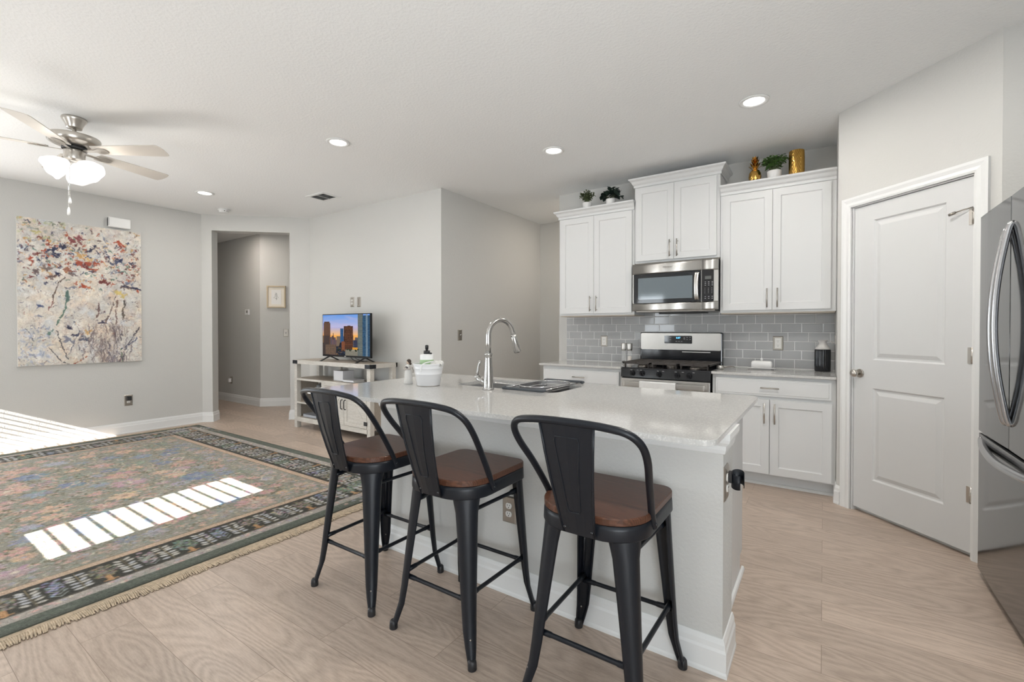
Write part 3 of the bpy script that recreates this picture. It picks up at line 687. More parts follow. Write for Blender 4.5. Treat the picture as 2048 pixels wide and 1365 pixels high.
# ---------------------------------------------------------------- gas range
rg = thing('gas_range', 'black and stainless gas range between the counters', 'stove', (-1.574, 4.15, 0))
W, D = 0.786, YK - 4.15 - 0.012
MB().box(0.006, W - 0.006, 0.03, D, 0.03, 0.895).build('body', M_BLK, rg)
MB().box(0.02, W - 0.02, 0.06, D, 0, 0.03).build('foot_rail', M_BLK, rg)
ct = MB(); ct.box(0.0, W, 0.012, D, 0.895, 0.915).build('cooktop', M_BLKGLOSS, rg, bevel=0.008, seg=3)
m = MB(); m.prism([(0.0, 0.826), (0.030, 0.826), (0.045, 0.905), (0.012, 0.905)], 0.0, W, 'x'); m.build('control_panel', M_BLKGLOSS, rg, bevel=0.003)
for kx in (0.112, 0.202, 0.355, 0.515, 0.615):
    k = MB(); c = (kx, 0.0035, 0.868)
    k.cyl((kx, 0.009, 0.868), (kx, -0.006, 0.866), 0.026, 0.024, n=24).cyl((kx, -0.006, 0.866), (kx, -0.022, 0.863), 0.021, 0.018, n=24).box(kx - 0.005, kx + 0.005, -0.030, -0.006, 0.846, 0.882)
    k.build('knob', M_BLKGLOSS, rg)
m = MB()
for kx in (0.09, 0.15, 0.18, 0.335, 0.38, 0.49, 0.55, 0.64): m.box(kx, kx + 0.018, -0.0006 + 0.0095, 0.011, 0.893, 0.895)
m.build('legend', mat('legend_white', (0.6, 0.6, 0.6, 1), 0.5), rg)
od = MB().box(0.004, W - 0.004, 0.0, 0.03, 0.20, 0.816).build('oven_door', M_STEEL, rg, bevel=0.005)
MB().box(0.12, W - 0.12, -0.002, 0.002, 0.30, 0.66).build('window', M_BLKGLASS, od)
MB().box(0.03, W - 0.03, -0.001, 0.0, 0.715, 0.735).build('vent_slot', M_BLK, od)
MB().prism(rrect(0.045, W - 0.04, -0.052, -0.028, 0.008), 0.748, 0.792).box(0.05, 0.075, -0.035, 0.002, 0.755, 0.785).box(W - 0.07, W - 0.045, -0.035, 0.002, 0.755, 0.785).build('handle', M_STEEL, od, bevel=0.004)
MB().box(0.004, W - 0.004, 0.0, 0.03, 0.04, 0.195).build('drawer', M_STEEL, rg, bevel=0.004)
# backguard
bg = MB(); bg.box(0.0, W, D - 0.085, D, 0.915, 1.238); bg.build('backguard', M_BLKGLOSS, rg, bevel=0.012, seg=3)
bp_ = MB().prism(rrect(0.010, W - 0.010, 1.065, 1.230, 0.014), D - 0.094, D - 0.080, 'y').build('panel', M_STEEL, rg)
dp = MB().prism(rrect(0.250, 0.515, 1.128, 1.205, 0.006), D - 0.097, D - 0.092, 'y').build('display', M_BLKGLASS, rg)
text('clock', '6:07', 0.024, dp, (0.385, D - 0.0975, 1.184), mat('clock_blue', (0.05, 0.3, 0.6, 1), 0.5, emit=((0.15, 0.65, 1.0), 2.2)))
m = MB()
for a, b in ((0.272, 1.185), (0.302, 1.185), (0.302, 1.165), (0.36, 1.148), (0.385, 1.148), (0.41, 1.148), (0.435, 1.185), (0.462, 1.188), (0.49, 1.188), (0.435, 1.172), (0.462, 1.168), (0.49, 1.168)): m.box(a, a + 0.014, D - 0.0977, D - 0.0965, b, b + 0.0035)
m.build('legend', MATS['legend_grey'], dp)
m = MB(); m.box(0.42, 0.68, D - 0.090, D - 0.084, 1.043, 1.051); m.build('oven_vent', M_STEEL, rg)
# burners and grates
for bx, by in ((0.16, 0.15), (0.16, 0.42), (0.393, 0.285), (0.63, 0.15), (0.63, 0.42)):
    b = MB().cyl((bx, by, 0.914), (bx, by, 0.928), 0.050, 0.045, n=24).build('burner', M_NICKELD, rg)
    MB().cyl((bx, by, 0.928), (bx, by, 0.938), 0.040, 0.037, n=24).build('burner_cap', M_IRON, b)
for gx0, gx1 in ((0.010, 0.268), (0.272, 0.514), (0.518, 0.776)):
    m = MB(); y0, y1, z0, z1 = 0.02, 0.53, 0.948, 0.966
    m.box(gx0, gx1, y0, y0 + 0.014, z0, z1).box(gx0, gx1, y1 - 0.014, y1, z0, z1).box(gx0, gx0 + 0.014, y0, y1, z0, z1).box(gx1 - 0.014, gx1, y0, y1, z0, z1)
    for k in range(1, 8): yy = y0 + (y1 - y0) * k / 8; m.box(gx0, gx1, yy - 0.006, yy + 0.006, z0 + 0.002, z1)
    m.box((gx0 + gx1) / 2 - 0.006, (gx0 + gx1) / 2 + 0.006, y0, y1, z0 + 0.001, z1 - 0.001)
    for xx in (gx0 + 0.02, gx1 - 0.02):
        for yy in (y0 + 0.02, y1 - 0.02): m.cyl((xx, yy, 0.914), (xx, yy, z0 + 0.004), 0.007, 0.010, n=8)
    m.build('grate', M_IRON, rg, bevel=0.002, seg=1)
# white towel over the oven handle
tw_ = MB(); x0, x1 = -1.574 + 0.195, -1.574 + 0.515; rings = []
for k in range(17):
    x = x0 + (x1 - x0) * k / 16; wv = 0.002 * math.sin(k * 1.3)
    o_ = [(4.15 - 0.024, 0.60), (4.15 - 0.022, 0.794), (4.15 - 0.028, 0.800), (4.15 - 0.053, 0.800), (4.15 - 0.060 - wv, 0.790), (4.15 - 0.062 - wv * 2, 0.55)]
    i_ = [(4.15 - 0.058 - wv * 2, 0.55), (4.15 - 0.0555 - wv, 0.788), (4.15 - 0.051, 0.795), (4.15 - 0.030, 0.795), (4.15 - 0.026, 0.790), (4.15 - 0.0265, 0.60)]
    rings.append([(x, a, b) for a, b in o_ + i_])
tag(tw_.loft(rings, smooth=False).build('dish_towel', mat('towel_white', (0.76, 0.76, 0.75, 1), 0.9, bump=(400, 0.3, 0.002))), 'white dish towel hanging on the oven door handle', 'towel')

# ---------------------------------------------------------------- things on the kitchen counter
for k, (x, y, lb) in enumerate(((-1.722, 4.63, 'left pepper mill with steel top beside the range'), (-1.660, 4.63, 'right pepper mill with steel top, closest to the range'))):
    t = thing('pepper_mill', lb, 'pepper mill', (x, y, 0.914), 0, 'glass pepper mills')
    MB().lathe([(0.001, 0.0), (0.028, 0.0), (0.028, 0.004), (0.0235, 0.012), (0.0235, 0.135), (0.001, 0.135)], n=24).build('glass_body', M_GLASS, t)
    MB().lathe([(0.001, 0.006), (0.0205, 0.008), (0.0205, 0.024 + 0.05 * k), (0.001, 0.030 + 0.05 * k)], n=20).build('filling', mat('peppercorns', (0.06, 0.045, 0.035, 1), 0.7, bump=(260, 1.0, 0.004)) if k == 0 else mat('salt', (0.72, 0.66, 0.60, 1), 0.8, bump=(300, 1.0, 0.003)), t)
    MB().lathe([(0.001, 0.135), (0.025, 0.135), (0.026, 0.150), (0.0285, 0.205), (0.027, 0.209), (0.001, 0.210)], n=24).build('steel_top', M_STEEL, t)
t = thing('butter_dish', 'white ceramic butter dish with knobbed lid on right counter', 'butter dish', (-0.452, 4.62, 0.914))
def stad(hx, hy, r): return rrect(-hx, hx, -hy, hy, r, 5)
m = MB(); m.loft([[(x, y, z) for x, y in stad(a, b, c)] for a, b, c, z in ((0.075, 0.035, 0.012, 0), (0.080, 0.040, 0.014, 0.006), (0.112, 0.058, 0.02, 0.014), (0.113, 0.059, 0.02, 0.018), (0.082, 0.042, 0.014, 0.010))]); m.build('dish', M_WHITEC, t)
m = MB(); m.loft([[(x, y, z) for x, y in stad(a, b, c)] for a, b, c, z in ((0.082, 0.040, 0.014, 0.014), (0.081, 0.039, 0.014, 0.060), (0.076, 0.035, 0.016, 0.072), (0.060, 0.022, 0.012, 0.0765))]); m.build('lid', M_WHITEC, t)
MB().cyl((0, 0, 0.075), (0, 0, 0.082), 0.007, n=14).ball((0, 0, 0.090), 0.013).build('knob', M_WHITEC, t)
t = thing('ribbed_vase', 'black ribbed vase with white neck on right counter', 'vase', (-0.006, 4.68, 0.914))
n = 96; m = MB(); prof = [(0.052, 0.0), (0.056, 0.006), (0.0575, 0.05), (0.0575, 0.168), (0.056, 0.184), (0.0535, 0.188)]
def ribbed(r, z, dep): return [((r - dep * (0.5 - 0.5 * math.cos(2 * PI * j / 96 * 22))) * math.cos(2 * PI * j / 96), (r - dep * (0.5 - 0.5 * math.cos(2 * PI * j / 96 * 22))) * math.sin(2 * PI * j / 96), z) for j in range(96)]
m.loft([ribbed(r, z, 0.0055) for r, z in prof]); m.build('body', M_BLKGLOSS, t)
MB().lathe([(0.001, 0.186), (0.0545, 0.186), (0.050, 0.200), (0.034, 0.222), (0.028, 0.234), (0.028, 0.248), (0.036, 0.258), (0.036, 0.262), (0.028, 0.260), (0.024, 0.246), (0.001, 0.235)], n=40).build('neck', mat('vase_glaze', (0.66, 0.64, 0.62, 1), 0.3, bump=(60, 0.4, 0.004)), t)
t = thing('metal_scoop', 'small steel scoop with dark curved handle beside the range', 'utensil', (-0.735, 4.42, 0.914))
MB().cyl((-0.05, 0.0, 0.018), (0.005, 0.0, 0.018), 0.018, 0.0175, n=20).build('cup', M_STEEL, t)
MB().tube(spline([(0.004, 0.0, 0.02), (0.035, 0.012, 0.024), (0.07, 0.035, 0.026), (0.085, 0.060, 0.020)], 5), 0.0055, 8).build('handle', M_NICKELD, t)
t = thing('hanging_hook', 'small dark hook with white tip on pantry side wall', 'hook', (0.083, 4.60, 1.16))
MB().box(-0.006, 0, -0.012, 0.012, -0.012, 0.06).tube([(-0.006, 0, 0.0), (-0.025, 0, -0.005), (-0.028, 0, 0.012)], 0.003, 8).build('bracket', M_NICKEL, t)

# ---------------------------------------------------------------- plants and gold pieces on the cabinets
def leaf(m, p, d, L, wd, up, rnd, fold=0.25):
    d = Vector(d).normalized(); s = d.cross(up); s = s.normalized() if s.length > 1e-4 else d.orthogonal().normalized(); n = s.cross(d).normalized()
    p = Vector(p); q = []
    for t_, w_ in ((0.0, 0.12), (0.3, 0.85), (0.6, 1.0), (0.85, 0.6), (1.0, 0.06)):
        c = p + d * (L * t_) - n * (0.22 * L * t_ * t_)
        q.append((c + s * (wd * w_) + n * (fold * wd * w_), c, c - s * (wd * w_) + n * (fold * wd * w_)))
    v = [x for r in q for x in r]; f = []
    for i in range(4):
        a = i * 3; f += [(a, a + 1, a + 4, a + 3), (a + 1, a + 2, a + 5, a + 4)]
    m.add(v, f, True)
def plant(label, loc, pot, stems, spread, hgt, L, wd, col, seed, per=9, droop=0.3):
    t = thing('potted_plant', label, 'plant', loc, 0, 'potted plants on the cabinets'); rnd = random.Random(seed)
    r, h = pot
    MB().lathe([(0.001, 0), (r * 0.82, 0), (r * 0.88, 0.004), (r, h - 0.006), (r, h), (r * 0.93, h), (r * 0.9, h - 0.012), (0.001, h - 0.014)], n=32).build('pot', M_WHITEC, t)
    MB().lathe([(0.001, h - 0.02), (r * 0.89, h - 0.02), (r * 0.89, h - 0.010), (0.001, h - 0.006)], n=20).build('soil', mat('soil', (0.05, 0.035, 0.025, 1), 0.9), t)
    m = MB(); sm = MB()
    for i in range(stems):
        a = rnd.uniform(0, 2 * PI); q = math.sqrt(rnd.uniform(0.02, 1.0)); ex = Vector((math.cos(a) * spread * q, math.sin(a) * spread * q * 0.8, hgt * (1 - droop * q * q) * rnd.uniform(0.75, 1.05)))
        b = Vector((math.cos(a) * r * 0.5 * q, math.sin(a) * r * 0.5 * q, h - 0.01)); mid = (b + Vector((0, 0, h)) + ex) * 0.5 + Vector((0, 0, 0.02))
        P = spline([b, Vector((mid.x * 0.8, mid.y * 0.8, mid.z * 0.75 + 0.02)), Vector((ex.x, ex.y, ex.z + h))], 4); sm.tube(P, 0.0012, 5)
        for k in range(per):
            u = 0.35 + 0.65 * k / (per - 1); j = min(len(P) - 2, int(u * (len(P) - 1))); pt = P[j].lerp(P[j + 1], u * (len(P) - 1) - j)
            th = k * 2.4 + rnd.uniform(-.5, .5); ax = (P[j + 1] - P[j]).normalized(); o = ax.orthogonal().normalized(); o.rotate(Matrix.Rotation(th, 3, ax))
            leaf(m, pt, o + ax * 0.45 + Vector((0, 0, rnd.uniform(-.15, .35))), L * rnd.uniform(0.7, 1.15), wd * rnd.uniform(0.8, 1.1), Vector((0, 0, 1)), rnd)
    sm.build('stem', mat('plant_stem', (0.10, 0.13, 0.05, 1), 0.6), t)
    m.build('foliage', mat('leaf_' + str(seed), col, 0.45, bump=(80, 0.1, 0.002), var=(30, 0.45, (1, 1, 1))), t, normals=False)
zt_ = 2.541
plant('small fine leaved plant in white pot, leftmost on the cabinets', (-2.103, 4.545, zt_), (0.050, 0.078), 40, 0.085, 0.120, 0.024, 0.009, (0.10, 0.125, 0.055, 1), 11, 8)
plant('dark round leaved trailing plant in white pot near raised cabinet', (-1.845, 4.56, zt_), (0.048, 0.080), 13, 0.110, 0.130, 0.052, 0.025, (0.012, 0.026, 0.018, 1), 12, 6, 0.75)
plant('bushy bright green plant in white pot between gold ornaments', (-0.359, 4.55, zt_), (0.056, 0.085), 44, 0.100, 0.140, 0.030, 0.010, (0.075, 0.17, 0.035, 1), 13, 9)
t = thing('gold_pineapple', 'small gold pineapple ornament on right wall cabinet', 'ornament', (-0.506, 4.545, zt_))
m = MB(); n, k_ = 40, 22; rings = []
for i in range(k_ + 1):
    a = PI * i / k_; z = 0.062 - 0.062 * math.cos(a); r = 0.047 * math.sin(a) ** 0.75 + 0.0005
    rings.append([((r + 0.004 * abs(math.sin(j / n * PI * 9 + i * 0.75) * math.sin(j / n * PI * 9 - i * 0.75))) * math.cos(2 * PI * j / n), (r + 0.004 * abs(math.sin(j / n * PI * 9 + i * .75) * math.sin(j / n * PI * 9 - i * .75))) * math.sin(2 * PI * j / n), z) for j in range(n)])
m.loft(rings).build('body', M_GOLD, t)
m = MB(); rnd = random.Random(2)
for lv in range(6):
    for j in range(7):
        a = 2 * PI * (j + lv * 0.5) / 7; o = Vector((math.cos(a), math.sin(a), 0)); leaf(m, o * (0.016 - 0.002 * lv) + Vector((0, 0, 0.118 + lv * 0.014)), o * (0.75 - 0.1 * lv) + Vector((0, 0, 1)), 0.050, 0.011, -o, rnd, 0.1)
m.cyl((0, 0, 0.11), (0, 0, 0.20), 0.016, 0.004, n=12).build('crown_leaves', M_GOLD, t, normals=False)
t = thing('gold_vase', 'tall gold vase with chevron ridges, rightmost on the cabinets', 'vase', (-0.196, 4.56, zt_))
m = MB(); n, k_ = 96, 60; rings = []
for i in range(k_ + 1):
    z = 0.225 * i / k_; r0 = 0.052 - 0.004 * (1 - math.sin(PI * (0.1 + 0.8 * i / k_)))
    row = []
    for j in range(n):
        u = 3.0 * j / n; tri = abs((u % 1.0) - 0.5) * 2; ph = (tri * 0.15 + z) / 0.034; row.append(((r0 + 0.0065 * (0.5 + 0.5 * math.cos(2 * PI * ph))) * math.cos(2 * PI * j / n), (r0 + 0.0065 * (0.5 + 0.5 * math.cos(2 * PI * ph))) * math.sin(2 * PI * j / n), z))
    rings.append(row)
for s_ in (0.9, 0.85): rings.append([(0.046 * s_ / 0.9 * math.cos(2 * PI * j / n), 0.046 * s_ / 0.9 * math.sin(2 * PI * j / n), 0.225 - (0.9 - s_) * 3) for j in range(n)])
tag(m.loft(rings).build('body', M_GOLD, t), None)

# ---------------------------------------------------------------- refrigerator
fr = thing('refrigerator', 'stainless french door refrigerator at the right edge', 'refrigerator', (0.660, 2.842, 0))
# local: +x into the cabinet, y along the front (far +)
MB().box(0.055, 0.78, -0.455, 0.468, 0.03, 1.825).build('body', mat('fridge_side', (0.10, 0.10, 0.105, 1), 0.4, 0.3), fr, bevel=0.004)
MB().box(0.06, 0.72, -0.44, 0.45, 0.0, 0.03).build('base_grille', M_BLK, fr)
def fdoor(name, y0, y1, z0, z1):
    # slightly crowned steel skin
    m = MB(); rings = []; fr_ = [0.0, 0.003, 0.012] + [k / 10 for k in range(1, 10)] + [0.988, 0.997, 1.0]
    for q in fr_:
        y = y0 + (y1 - y0) * q; e = 0.003 * (1 - (2 * q - 1) ** 2); x = 0.004 - e + {0.0: 0.005, 1.0: 0.005, 0.003: 0.001, 0.997: 0.001}.get(q, 0.0)
        rings.append([(x, y, z0), (x, y, z1), (0.052, y, z1), (0.052, y, z0)])
    return m.loft(rings, smooth=False).build(name, M_FRIDGE, fr)
dl = fdoor('door', 0.0015, 0.468, 0.752, 1.842); dr_ = fdoor('door', -0.455, -0.0015, 0.752, 1.842); fz = fdoor('drawer', -0.455, 0.468, 0.045, 0.738)
def bow(y, z0, z1, par, dy):
    m = MB(); P = spline([(0.006, y, z0), (-0.010, y, z0 + 0.03), (-0.040, y + dy, z0 + (z1 - z0) * .27), (-0.050, y + dy, (z0 + z1) / 2), (-0.040, y + dy, z1 - (z1 - z0) * .27), (-0.010, y, z1 - 0.03), (0.006, y, z1)], 8)
    m.tube(P, 0.0125, 16, flat=1.0); return m.build('handle', M_FHANDLE, par)
bow(0.034, 0.858, 1.706, dl, 0.0); bow(-0.024, 0.862, 1.722, dr_, 0.0)
m = MB(); P = spline([(0.012, 0.430, 0.712), (0.006, 0.405, 0.702), (-0.018, 0.25, 0.690), (-0.034, 0.0, 0.684), (-0.018, -0.25, 0.690), (0.006, -0.395, 0.702), (0.012, -0.42, 0.712)], 8)
m.tube(P, 0.017, 14).build('handle', M_FHANDLE, fz)
MB().box(0.0055, 0.012, -0.44, 0.45, 0.716, 0.739).build('finger_slot', M_BLK, fz)
text('logo', 'LG', 0.026, dl, (0.0065, 0.425, 1.800), M_NICKELD, rx=PI / 2, rz=-PI / 2)
# ================================================================== ISLAND
isl = thing('kitchen_island', 'long island with beige textured front and white trim', 'kitchen island', (-1.23, 2.26, 0))
IO = (-1.23, 2.26, 0)
IX0, IX1, IY = -2.165, -0.300, 1.820
MB().box(IX0, IX1, IY, IY + 0.20, 0, 0.894).build('half_wall', M_WALL, isl, origin=IO)
MB().box(IX0 + 0.02, -0.352, IY + 0.20, 2.70, 0.10, 0.655).box(IX0 + 0.02, -2.010, IY + 0.20, 2.70, 0.655, 0.894).box(-1.200, -0.352, IY + 0.20, 2.70, 0.655, 0.894).box(-2.010, -1.200, IY + 0.20, 2.230, 0.655, 0.894).box(-2.010, -1.200, 2.665, 2.70, 0.655, 0.894).box(IX0 + 0.02, -0.352, IY + 0.20, 2.63, 0, 0.10).build('cabinet_body', M_CAB, isl, origin=IO)
MB().sweep([(-0.352, 2.02), (-0.352, 2.69)], [(0, 0), (0.014, 0), (0.014, 0.008), (0.010, 0.018), (0, 0.020)]).build('shoe_moulding', M_TRIM, isl, origin=IO)
MB().sweep([(IX0, IY + 0.2), (IX0, IY), (IX1, IY), (IX1, IY + 0.2)], BP).build('baseboard', M_TRIM, isl, origin=IO)
TP = [(0, 0.812), (0.006, 0.815), (0.010, 0.830), (0.010, 0.844), (0.022, 0.858), (0.026, 0.870), (0.026, 0.8935), (0, 0.8935)]
MB().sweep([(IX0, IY + 0.2), (IX0, IY), (IX1, IY), (IX1, IY + 0.2)], TP).build('top_moulding', M_TRIM, isl, origin=IO)
for a, b in ((-2.14, -1.70), (-1.69, -1.25), (-1.24, -0.80), (-0.79, -0.36)):   # doors on the kitchen side
    d = panel_slab(-b, -a, 0.113, 0.86, -0.020, 0.019, [(-b + .058, -a - .058, .171, .80)], shaker_panel)
    d.v = [(-x, 2.70 - y, z) for x, y, z in d.v]; d.build('door', M_CAB, isl, origin=IO)
sx0, sx1, sy0, sy1 = -1.975, -1.235, 2.255, 2.635
top = plate_with_hole(rrect(-2.540, -0.283, 1.560, 2.762, 0.055, 8), rrect(sx0, sx1, sy0, sy1, 0.05, 6), 0.894, 0.914)
tag(top.build('island_countertop', M_QUARTZ, bevel=0.003, origin=(-1.41, 2.16, 0.894), loc=(-1.41, 2.16, 0.894)), 'white speckled quartz island top with rounded corners', 'countertop')
# sink
sk = thing('kitchen_sink', 'stainless undermount sink in the island top', 'sink', (-1.605, 2.445, 0.70)); SO = (-1.605, 2.445, 0.70)
rings = []
for e, z, r in ((-0.015, 0.8935, 0.055), (0.0, 0.8935, 0.05), (0.001, 0.885, 0.05), (0.006, 0.72, 0.05), (0.03, 0.695, 0.06)):
    rings.append([(x, y, z) for x, y in rrect(sx0 + e, sx1 - e, sy0 + e, sy1 - e, r, 6)])
m = MB(); m.loft(rings, cap=False); nn = len(rings[0]); m.f.append(tuple(range(len(m.v) - nn, len(m.v)))); m.sm.append(False)
m.build('basin', mat('sink_steel', (0.38, 0.38, 0.38, 1), 0.34, 1.0), sk, origin=SO)
MB().cyl((-1.605, 2.50, 0.6952), (-1.605, 2.50, 0.698), 0.045, n=24).cyl((-1.605, 2.50, 0.66), (-1.605, 2.50, 0.697), 0.03, n=16).build('drain', M_CHROME, sk, origin=SO)
# faucet
fc = thing('kitchen_faucet', 'tall brushed pull down faucet on the island top', 'faucet', (-1.634, 2.170, 0.914))
MB().lathe([(0.001, 0), (0.034, 0), (0.034, 0.006), (0.031, 0.010), (0.0295, 0.014), (0.0285, 0.05), (0.0255, 0.10), (0.0225, 0.145), (0.0205, 0.185), (0.021, 0.20), (0.024, 0.204), (0.024, 0.212), (0.021, 0.216), (0.001, 0.217)], n=32).build('body', M_FAUCET, fc)
sp_dir = Vector((math.cos(R(74)), math.sin(R(74)), 0))
P = [(0, 0, 0.20), (0, 0, 0.30), (0, 0, 0.355)]; Rr = 0.094
arc = [Vector((0, 0, 0.200)), Vector((0, 0, 0.28)), Vector((0, 0, 0.318))]
for k in range(1, 15):
    a = PI - k / 14 * R(168); arc.append(sp_dir * (Rr + Rr * math.cos(a)) + Vector((0, 0, 0.318 + Rr * math.sin(a))))
last = arc[-1]; dirn = (arc[-1] - arc[-2]).normalized()
arc.append(last + dirn * 0.02)
MB().tube(arc, 0.0155, 20).build('spout', M_FAUCET, fc)
e0 = arc[-1]; m = MB(); m.tube([e0 - dirn * 0.008, e0 + dirn * 0.012, e0 + dirn * 0.014, e0 + dirn * 0.05, e0 + dirn * 0.105, e0 + dirn * 0.110], [0.0165, 0.0165, 0.0175, 0.019, 0.0235, 0.021], 24)
sh = m.build('spray_head', M_FAUCET, fc)
side = dirn.cross(Vector((0, 0, 1))); fr_ = sp_dir * -1
MB().ball(e0 + dirn * 0.004 + (fr_ - dirn * fr_.dot(dirn)).normalized() * 0.0165, 0.004).build('button', M_BLK, sh)
hd = Vector((math.cos(R(196)), math.sin(R(196)), 0))
m = MB(); b0 = hd * 0.018 + Vector((0, 0, 0.030)); b1 = hd * 0.072 + Vector((0, 0, 0.072)); m.cyl(b0, b1, 0.0165, n=20).ball(b1, 0.0175)
hv = m.build('valve', M_FAUCET, fc)
MB().tube([b1, b1 + Vector((0.004, 0, 0.03)), b1 + hd * -0.014 + Vector((0, 0, 0.08)), b1 + hd * -0.022 + Vector((0, 0, 0.10))], [0.008, 0.006, 0.0075, 0.0095], 12).build('handle', M_FAUCET, fc)
# over the sink rack
rk = thing('dish_rack', 'wire colander rack with dark grips across the sink', 'dish rack', (-1.425, 2.47, 0.914))
M_GRIP = mat('rack_grip', (0.06, 0.068, 0.078, 1), 0.5)
for y in (-0.262, 0.268): MB().tube(spline([(-0.135, y + (0.03 if y < 0 else -.03), 0.012), (-0.13, y, 0.012), (-0.06, y, 0.012), (0.06, y, 0.012), (0.13, y, 0.012), (0.135, y + (0.03 if y < 0 else -.03), 0.012)], 4), 0.0085, 12).build('grip', M_GRIP, rk)
for x in (-0.130, 0.130): MB().tube([(x, -0.24, 0.012), (x, 0.245, 0.012)], 0.0042, 10).build('side_rail', M_CHROME, rk)
m = MB()
for e, z in ((0.0, 0.018), (0.004, -0.006)): m.tube([(x, y, z) for x, y in rrect(-0.118 + e, 0.118 - e, -0.185 + e, 0.195 - e, 0.11, 10)], 0.0035, 8, closed=True)
m.build('rim', M_CHROME, rk)
m = MB(); rings = []
for e, z, r in ((0.0, 0.014, 0.109), (0.004, -0.03, 0.105), (0.012, -0.085, 0.097), (0.03, -0.10, 0.08)): rings.append([(x, y, z) for x, y in rrect(-0.117 + e, 0.117 - e, -0.184 + e, 0.194 - e, r, 10)])
m.loft(rings, cap=False); nn = len(rings[0]); m.f.append(tuple(range(len(m.v) - nn, len(m.v)))); m.sm.append(False)
m.build('basket', mat('pierced_steel', (0.36, 0.36, 0.37, 1), 0.20, 1.0, bump=(900, 0.6, 0.002)), rk)
# white pail with bottle and cloth
pl = thing('white_pail', 'white ribbed metal pail on the island holding soap bottle', 'pail', (-2.075, 2.125, 0.914))
MB().lathe([(0.001, 0.004), (0.068, 0.004), (0.070, 0.0), (0.0725, 0.004), (0.0825, 0.072), (0.085, 0.074), (0.0835, 0.078), (0.0885, 0.108), (0.091, 0.110), (0.0895, 0.114), (0.0955, 0.134), (0.098, 0.137), (0.0955, 0.140), (0.092, 0.136), (0.085, 0.09), (0.070, 0.012), (0.001, 0.010)], n=48).build('bucket', mat('white_enamel', (0.80, 0.80, 0.81, 1), 0.28), pl)
MB().lathe([(0.069, 0.0), (0.0715, 0.0), (0.0725, 0.0035), (0.069, 0.0035), (0.069, 0.0)], n=40).build('base_ring', M_NICKELD, pl)
MB().tube([(-0.097, 0, 0.128), (-0.110, 0, 0.133), (-0.097, 0, 0.139)], 0.0022, 6).tube([(0.097, 0, 0.128), (0.110, 0, 0.133), (0.097, 0, 0.139)], 0.0022, 6).build('wire_ear', M_NICKELD, pl)
so = thing('soap_bottle', 'white soap bottle with black pump and green band in the pail', 'soap bottle', (-2.105, 2.140, 0.926))
MB().lathe([(0.001, 0), (0.040, 0), (0.043, 0.006), (0.043, 0.178), (0.040, 0.183), (0.018, 0.186), (0.001, 0.186)], n=32).build('bottle', M_WHITEP, so)
MB().lathe([(0.0434, 0.098), (0.0437, 0.098), (0.0437, 0.150), (0.0434, 0.150), (0.0434, 0.098)], n=32).build('label_band', mat('label_green', (0.36, 0.52, 0.30, 1), 0.5), so)
MB().cyl((0, 0, 0.184), (0, 0, 0.207), 0.020, n=24).cyl((0, 0, 0.207), (0, 0, 0.217), 0.008, n=12).lathe([(0.001, 0.215), (0.010, 0.215), (0.0115, 0.235), (0.009, 0.242), (0.001, 0.243)], n=20).cyl((0.0, 0, 0.193), (0.046, -0.006, 0.190), 0.005, n=10).build('pump', M_BLK, so)
cl = thing('dish_cloth', 'white scrubbing cloth with loop resting in the pail', 'dish cloth', (-2.030, 2.150, 1.052))
m = MB()
for a, b, c, r in ((0.0, 0.0, 0.0, 0.026), (0.022, 0.01, 0.004, 0.022), (0.03, -0.012, -0.006, 0.024), (-0.008, -0.02, -0.004, 0.020)): m.ball((a, b, c), r, 1.15, 1.0, 0.75, 14)
m.build('cloth', mat('white_cloth', (0.74, 0.73, 0.70, 1), 0.9, bump=(150, 1.0, 0.006)), cl)
MB().tube(spline([(-0.014, -0.124, -0.045), (-0.014, -0.120, -0.012), (-0.010, -0.105, 0.004), (-0.004, -0.07, 0.012), (0.005, -0.03, 0.016)], 5), 0.0038, 8).build('loop', M_WHITEP, cl)
# willow figurine
fg = thing('angel_figurine', 'small white robed figurine with brown hair on the island', 'figurine', (-2.243, 2.111, 0.914), R(20))
m = MB(); rings = []
for r, z, dx in ((0.030, 0, 0), (0.031, 0.004, 0), (0.027, 0.03, 0.0), (0.023, 0.07, -0.001), (0.0175, 0.095, -0.002), (0.019, 0.108, -0.003), (0.017, 0.118, -0.003), (0.008, 0.124, -0.002), (0.006, 0.128, -0.001), (0.006, 0.132, 0)):
    rings.append([(dx + r * math.cos(2 * PI * j / 28) * (1 + 0.05 * math.cos(6 * 2 * PI * j / 28) * (z < 0.08)), r * 0.82 * math.sin(2 * PI * j / 28), z) for j in range(28)])
m.loft(rings).build('robe', mat('figurine_white', (0.68, 0.66, 0.63, 1), 0.6, bump=(120, 0.5, 0.003)), fg)
MB().ball((0, 0, 0.141), 0.0135, 0.92, 0.95, 1.15).build('head', mat('figurine_skin', (0.55, 0.42, 0.34, 1), 0.6), fg)
MB().ball((0.003, 0.003, 0.145), 0.0155, 1.0, 1.0, 1.05).ball((0.012, 0.006, 0.130), 0.0085).build('hair', mat('figurine_hair', (0.045, 0.028, 0.02, 1), 0.6), fg)
M_FA = mat('figurine_arm', (0.50, 0.45, 0.41, 1), 0.6)
MB().tube(spline([(-0.016, -0.004, 0.115), (-0.026, -0.012, 0.100), (-0.014, -0.022, 0.094), (0.004, -0.022, 0.100)], 4), 0.0048, 8).tube(spline([(0.012, -0.004, 0.115), (0.022, -0.012, 0.102), (0.010, -0.022, 0.097), (-0.004, -0.023, 0.104)], 4), 0.0048, 8).build('arm', M_FA, fg)
MB().ball((0.002, -0.022, 0.106), 0.007).ball((-0.004, -0.024, 0.111), 0.005).build('bouquet', mat('figurine_dark', (0.10, 0.09, 0.09, 1), 0.7), fg)
